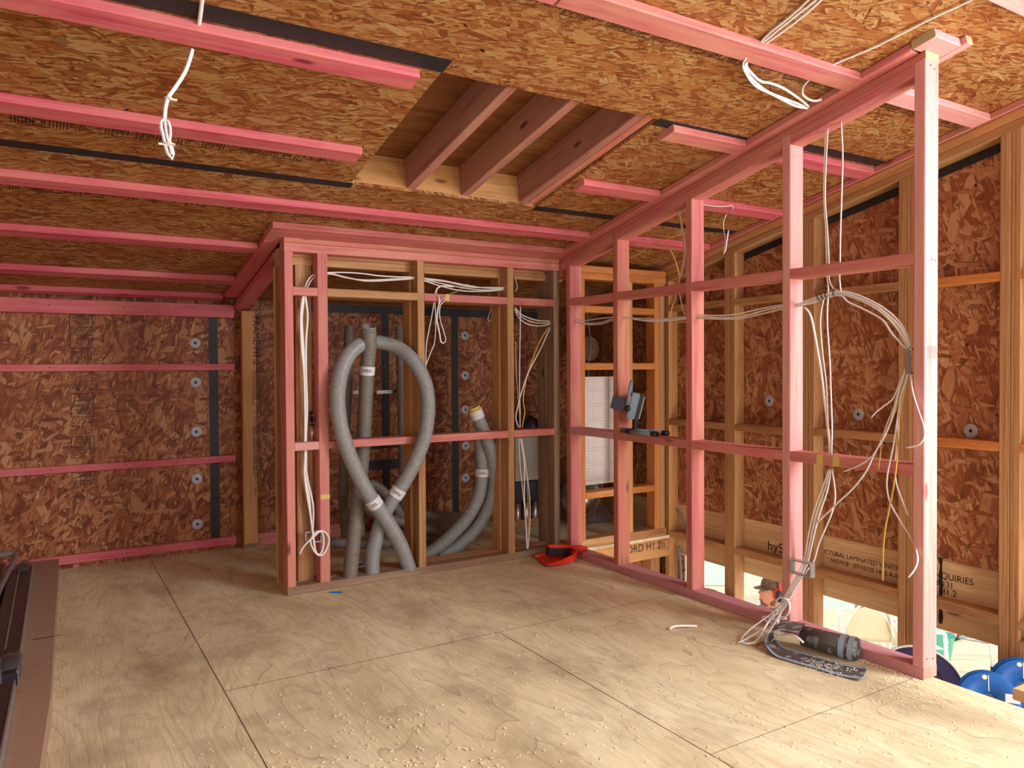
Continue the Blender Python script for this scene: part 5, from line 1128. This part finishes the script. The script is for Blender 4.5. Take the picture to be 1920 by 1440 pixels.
# ------------------------------------------------------------------ stairwell contents and outside, seen through the lower openings
def scaffold():
    tag(box('scaffold_plank', .12, .93, -3.3, -2.30, -.385, -.345, M['ply'], None, 1), 'pale plank platform in the stairwell under the cable reels', 'plank')
    o = box('edge_trim', .16, .50, -2.93, -2.66, -.02, .022, M['ply'], None, 0)
    tag(o, 'light timber board crossing the stairwell edge at bottom right', 'board')
    def reel(c, nrm, R1, lab, mat='reel_blue'):
        r = root('cable_reel', c, lab, 'cable reel', 'blue cable reels in the stairwell')
        n_ = Vector(nrm).normalized(); m4 = frame4(c, n_.cross(Vector((0, 0, 1))).cross(n_), n_.cross(Vector((0, 0, 1)))) 
        Z = m4.to_3x3() @ Vector((0, 0, 1))
        for s, nm in ((0, 'flange'), (.062, 'flange')):
            lathe(nm, [(.028, s-.0015), (R1-.004, s-.0015), (R1, s), (R1-.004, s+.0015), (.028, s+.0015), (.028, s-.0015)], 56, M[mat], r, m4)
        lathe('drum_winding', [(.028, .002), (R1*.72, .002), (R1*.74, .03), (R1*.72, .060), (.028, .060)], 48, M['white'], r, m4)
        f = -1 if Z.dot(Vector((-2.9, -4.1, 1.2))-Vector(c)) > 0 else 1
        zo = .0 if f == 1 else .1
        zz = -.0035 if f == 1 else .0655
        lathe('hub_hole', [(0, zz), (.026, zz), (.028, zz)], 24, M['navy'], r, m4)
        strips('rib_mark', [(-.0015, .0015, R1*.35, R1*.9)], m4 @ Vector((0, 0, zz)), m4.to_3x3() @ Vector((0, 1, 0)), m4.to_3x3() @ Vector((1, 0, 0)), M['white'], r, 0)
        lathe('flange_slot', [(0, zz*1.0), (.010, zz)], 12, M['cream'], r, m4 @ Matrix.Translation((R1*.82, R1*.12, 0)))
        strips('paper_label', [(-R1*.95, -R1*.5, R1*.05, R1*.35)], m4 @ Vector((0, 0, zz)), m4.to_3x3() @ Vector((0, 1, 0)), m4.to_3x3() @ Vector((1, 0, 0)), M['label'], r, 0)
    reel((.578, -2.36, -.226), (-.80, -.56, .2), .118, 'front blue cable reel with a white label, just past the floor edge')
    reel((.85, -2.37, -.228), (-.80, -.56, .15), .125, 'rear blue cable reel holding white cable, at the right edge of view')
    r = root('black_reel', (.66, -2.06, -.345), 'large black reel behind the end post, with a pale rim', 'cable reel')
    m4 = frame4((.62, -2.035, -.30), (0, 0, 1), (.45, -.89, 0))
    lathe('flange', [(.03, -.003), (.185, -.003), (.19, 0), (.185, .003), (.03, .003)], 56, M['navy'], r, m4)
    lathe('pale_rim', [(.186, -.006), (.194, -.006), (.194, .006), (.186, .006), (.186, -.006)], 56, M['white'], r, m4)
    lathe('winding', [(.03, .004), (.15, .004), (.15, .09), (.03, .09)], 40, M['black'], r, m4)
    cable('black_cable', [(.50, -2.0, -.16), (.52, -2.1, -.12), (.50, -2.2, -.16), (.47, -2.28, -.24), (.46, -2.33, -.33)], M['black'], 'thin black cable curving up between end post and front reel', None, .0045)
    tag(box('lower_platform', .35, .93, -2.25, -1.80, -.54, -.5, M['ply'], None, 1), 'pale lower board in the stairwell carrying the black reel', 'plank')
scaffold()
def meta(name, els, res, mat, parent, xf):
    mb = bpy.data.metaballs.new(name+'_m'); mb.resolution = res; mb.render_resolution = res; mb.threshold = .35
    for e in els:
        if e[0] == 'b':
            k = mb.elements.new(type='ELLIPSOID'); k.co = xf @ Vector(e[1]); k.size_x, k.size_y, k.size_z = e[2]; k.radius = 1.0; k.rotation = xf.to_quaternion() ; k.stiffness = 2
        else:
            a, b = xf @ Vector(e[1]), xf @ Vector(e[2]); n = max(2, int((b-a).length/(min(e[3], e[4])*.55))+1)
            for i in range(n+1):
                t = i/n; k = mb.elements.new(type='BALL'); k.co = a.lerp(b, t); k.radius = (e[3]*(1-t)+e[4]*t)*1.5; k.stiffness = 2
    tmp = bpy.data.objects.new(name+'_m', mb); C.objects.link(tmp); dg = bpy.context.evaluated_depsgraph_get()
    me = bpy.data.meshes.new_from_object(tmp.evaluated_get(dg)); me.name = name; bpy.data.objects.remove(tmp); me.materials.clear()
    return mesh(name, me, mat, parent, None, True)
def person():
    base = Vector((2.39, .273, -2.275)); f = Vector((-.86, .51, 0)).normalized(); s = Vector((0, 0, 1)).cross(f)
    X = Matrix((f, s, Vector((0, 0, 1)))).transposed().to_4x4(); X.translation = base
    r = root('person', tuple(base), 'person outside in a patterned cap and red and black ear muffs, facing left', 'person')
    E_ = [('b', (0, 0, 1.562), (.15, .125, .165)), ('b', (.03, 0, 1.505), (.12, .10, .12)), ('c', (-.02, 0, 1.33), (-.01, 0, 1.50), .062, .056), ('b', (.108, 0, 1.56), (.035, .022, .035)), ('b', (.095, 0, 1.515), (.03, .035, .02)),
          ('b', (0, .082, 1.565), (.03, .018, .042)), ('b', (0, -.082, 1.565), (.03, .018, .042)),
          ('c', (-.02, -.15, 1.33), (-.02, .15, 1.33), .09, .09), ('c', (-.01, 0, 1.28), (0, 0, 1.0), .15, .13), ('c', (0, 0, 1.0), (0, 0, .9), .13, .145)]
    for q in (-1, 1):
        E_ += [('c', (-.02, .19*q, 1.33), (-.03, .25*q, 1.06), .058, .045), ('c', (-.03, .25*q, 1.06), (.20, .20*q, 1.0), .043, .03),
               ('c', (0, .09*q, .90), (.03, .10*q, .48), .088, .058), ('c', (.03, .10*q, .48), (-.02, .10*q, .09), .056, .036), ('c', (-.03, .10*q, .045), (.13, .12*q, .035), .042, .034),
               ('b', (.245, .195*q, .985), (.05, .028, .045))]
        for k in range(4): E_.append(('c', (.265, (.195+.018*(k-1.5))*q, .99), (.33-.01*abs(k-1.5), (.195+.022*(k-1.5))*q, .955), .011, .009))
        E_.append(('c', (.24, (.165)*q, .99), (.285, .145*q, .985), .011, .009))
    body = meta('body', E_, .022, M['skin'], r, X)
    T_ = [('c', (-.02, -.16, 1.33), (-.02, .16, 1.33), .102, .102), ('c', (-.01, 0, 1.28), (0, 0, .93), .166, .155)]
    for q in (-1, 1): T_.append(('c', (-.02, .19*q, 1.33), (-.028, .235*q, 1.12), .068, .06))
    meta('shirt', T_, .03, M['shirt'], r, X)
    T_ = [('c', (0, 0, .95), (0, 0, .88), .15, .155)]
    for q in (-1, 1): T_ += [('c', (0, .09*q, .88), (.03, .10*q, .48), .1, .07), ('c', (.03, .10*q, .48), (-.02, .10*q, .10), .068, .055)]
    meta('trousers', T_, .03, M['trousers'], r, X)
    for q in (-1, 1): meta('boot', [('c', (-.04, .10*q, .06), (.15, .12*q, .05), .052, .044)], .025, M['joist'], r, X)
    meta('beard', [('b', (.06, 0, 1.475), (.075, .085, .05)), ('b', (.02, .06, 1.495), (.05, .035, .05)), ('b', (.02, -.06, 1.495), (.05, .035, .05)), ('b', (.10, 0, 1.50), (.03, .05, .014))], .014, M['beard'], r, X)
    for q in (-1, 1): lathe('eye', [(0, .007), (.006, .004), (.007, 0)], 10, M['black'], r, X @ Matrix.Translation((.099, .03*q, 1.585)) @ Matrix.Rotation(R(90), 4, 'Y'))
    cap = lathe('cap', [(.102, -.012), (.106, .0), (.103, .04), (.084, .075), (.045, .093), (0, .098)], 32, M['cap'], r, X @ Matrix.Translation((-.008, 0, 1.605)) @ Matrix.Rotation(R(-6), 4, 'Y') @ Matrix.Diagonal((1.08, .9, 1, 1)))
    V = []; F = []
    for i in range(9):
        a = R(-65+130*i/8); V += [(.094*math.cos(a), .082*math.sin(a), 0), (.094*math.cos(a)+.075*max(.15, math.cos(a)), .075*math.sin(a), -.006)]
        if i: F.append((2*i-2, 2*i-1, 2*i+1, 2*i))
    b = quadmesh('cap_brim', [X @ Matrix.Translation((0, 0, 1.603)) @ Vector(v) for v in V], F, M['cap'], cap); m = b.modifiers.new('t', 'SOLIDIFY'); m.thickness = .004
    mf = root('ear_muffs', tuple(X @ Vector((0, 0, 1.57))), 'red and black ear muffs worn over the cap', 'ear muffs')
    for q in (-1, 1):
        M4 = X @ Matrix.Translation((-.012, .098*q, 1.565)) @ Matrix.Rotation(R(-90*q), 4, 'X') @ Matrix.Diagonal((1.15, 1.45, 1, 1))
        lathe('cup', [(.034, .012), (.036, .03), (.026, .045), (0, .05)], 24, M['black'], mf, M4)
        lathe('cushion', [(.03, -.012), (.04, -.006), (.04, .010), (.034, .013)], 24, M['red'], mf, M4)
        sweep('red_arm', [X @ Vector((-.012, .128*q, 1.60)), X @ Vector((-.012, .125*q, 1.64)), X @ Vector((-.012, .11*q, 1.67))], .009, 10, M['red'], mf)
    sweep('headband', [X @ Vector((-.015, .118*math.cos(R(t)), 1.63+.098*math.sin(R(t)))) for t in range(0, 181, 15)], .007, 10, M['black'], mf)
person()
def chair(loc, ang, lab):
    r = root('garden_chair', loc, lab, 'chair', 'white plastic garden chairs outside')
    X = Matrix.Translation(loc) @ Matrix.Rotation(ang, 4, 'Z')
    def grid(n, fn, nu, nv, mat, th=.006):
        V = [X @ Vector(fn(i/nu, j/nv)) for j in range(nv+1) for i in range(nu+1)]; F = [(j*(nu+1)+i, j*(nu+1)+i+1, (j+1)*(nu+1)+i+1, (j+1)*(nu+1)+i) for j in range(nv) for i in range(nu)]
        o = quadmesh(n, V, F, M[mat], r, smooth=True); m = o.modifiers.new('t', 'SOLIDIFY'); m.thickness = th; return o
    grid('seat', lambda u, v: (-.22+.44*u, -.22+.44*v, .42-.02*math.sin(math.pi*u)), 8, 8, 'white', .01)
    grid('backrest', lambda u, v: ((-.23+.46*u)*(1-.28*v*v), .22+.10*v+.03*math.cos(math.pi*(u-.5))*.8, .43+.40*v*(.85+.15*math.sin(math.pi*u))), 12, 8, 'cream', .008)
    sweep('back_rim', [X @ Vector(((-.24+.48*u)*(1-.2*math.sin(math.pi*u)), .32, .55+.33*math.sin(math.pi*min(max(u, .0), 1))**.6)) for u in [i/16 for i in range(17)]], .014, 10, M['white'], r)
    for q in (-1, 1):
        sweep('armrest', [X @ Vector(p) for p in ((.24*q, .30, .72), (.28*q, .20, .66), (.29*q, 0, .64), (.27*q, -.20, .62), (.25*q, -.24, .5))], .02, 10, M['white'], r, squash=.6)
        for y in (-.22, .26): sweep('leg', [X @ Vector((.25*q, y*.95, .60 if y < 0 else .5)), X @ Vector((.27*q, y*1.12, 0))], .022, 10, M['white'], r)
    return r
chair((5.14, 1.25, -2.3), R(130), 'white plastic garden chair with slatted cream back, seen through the low opening')
chair((5.35, .80, -2.3), R(55), 'white plastic garden chair with a dark bag on it, partly behind a stud')
o = meta('dark_bag', [('b', (0, 0, .12), (.3, .26, .16)), ('b', (.08, .05, .2), (.16, .14, .12))], .04, M['black'], None, Matrix.Translation((5.35, .78, -1.87)) ); tag(o, 'dark bag lying on the second garden chair', 'bag')
def bucket():
    r = root('bucket', (5.99, .86, -2.3), 'teal flexible tub bucket standing outside beyond the opening', 'bucket')
    lathe('tub', [(0, .004), (.085, .0), (.09, .01), (.145, .36), (.152, .37), (.145, .365), (.085, .02), (0, .012)], 40, M['teal'], r, Matrix.Translation((5.99, .86, -2.3)))
    for q in (-1, 1):
        sweep('handle', [Vector((5.99+q*.14*.857, .86+q*-.14*.515, -1.94))+Vector((.05*math.cos(R(t))*.5, .05*math.cos(R(t)), .055*math.sin(R(t)))) for t in range(0, 181, 20)], .009, 8, M['sheeting'], r)
bucket()
r = root('floor_brush', (7.0, 1.25, -2.3), 'small orange brush with dark bristles on the floor outside', 'brush')
box('brush_back', 6.9, 7.1, 1.2, 1.27, -2.24, -2.2, M['red'], r, 0, M['red'], .01); box('bristles', 6.91, 7.09, 1.205, 1.265, -2.3, -2.241, M['black'], r, 0, M['black'], 0)
def trestle():
    r = root('trestle', (6.5, .6, -2.3), 'white metal trestle with dark feet standing outside', 'trestle')
    sweep('top_rail', [Vector((6.15, .95, -1.55)), Vector((7.1, .25, -1.55))], .03, 10, M['white'], r)
    for (a, b) in (((6.15, .42, -1.57), (6.2, .38, -2.24)), ((6.95, .40, -1.57), (7.15, .15, -2.24))):
        sweep('leg', [Vector(a), Vector(b)], .025, 10, M['white'], r); sweep('rubber_foot', [Vector(b)+Vector((0, 0, .05)), Vector(b)+Vector((0, 0, -.055))], .032, 10, M['black'], r)
    sweep('brace', [Vector((6.28, .80, -2.0)), Vector((6.62, .60, -2.08))], .02, 8, M['galv'], r)
trestle()
def door_frame():
    r = root('glazed_door_frame', (7.2, 2.6, -2.3), 'pale sliding door frame with grey-green uprights beyond the chairs', 'door frame')
    d = Vector((7.288-7.073, 2.52-2.653, 0)); d.normalize(); p0 = Vector((7.073, 2.653, -2.3))
    for t, w_, m in ((0, .05, 'frame_green'), (.08, .07, 'white'), (.17, .04, 'frame_green'), (.25, .09, 'white'), (.31, .06, 'frame_green'), (.42, .1, 'white'), (-.9, .06, 'white')):
        a = p0+d*t; member('upright', [a, a+d*w_*.9, a+d*w_*.9+Vector((.05, .08, 0)), a+Vector((.05, .08, 0)), a+Vector((0, 0, 2.1)), a+d*w_*.9+Vector((0, 0, 2.1)), a+d*w_*.9+Vector((.05, .08, 2.1)), a+Vector((.05, .08, 2.1))], M[m], r, M[m], 0)
    a = p0-d*.85
    o = slab('glass_pane', [a, a+d*.8, a+d*.8+Vector((0, 0, 2.0)), a+Vector((0, 0, 2.0))], (.01, .02, 0), M['sheeting'], r)
door_frame()
o = slab('pale_sheeting', [(5.3, 5.2, -2.29), (6.6, 4.3, -2.29), (6.6, 4.3, -1.9), (5.3, 5.2, -1.9)], (.02, .03, 0), M['sheeting']); tag(o, 'pale green sheeting far outside beyond the third pink stud', 'sheeting')
# brown rounded sack seen just over the right partition plate
o = meta('brown_sack', [('c', (.79, -.50, -.33), (.92, -.60, -.36), .085, .06), ('b', (.80, -.50, -.45), (.10, .10, .16))], .03, M['sack'], None, Matrix()); tag(o, 'rounded brown sack top showing over the plate beside the third pink stud', 'sack')
tag(box('sack_shelf', .60, .93, -.70, -.30, -.62, -.585, M['ply'], None, 1), 'small board in the stairwell carrying the brown sack', 'board')
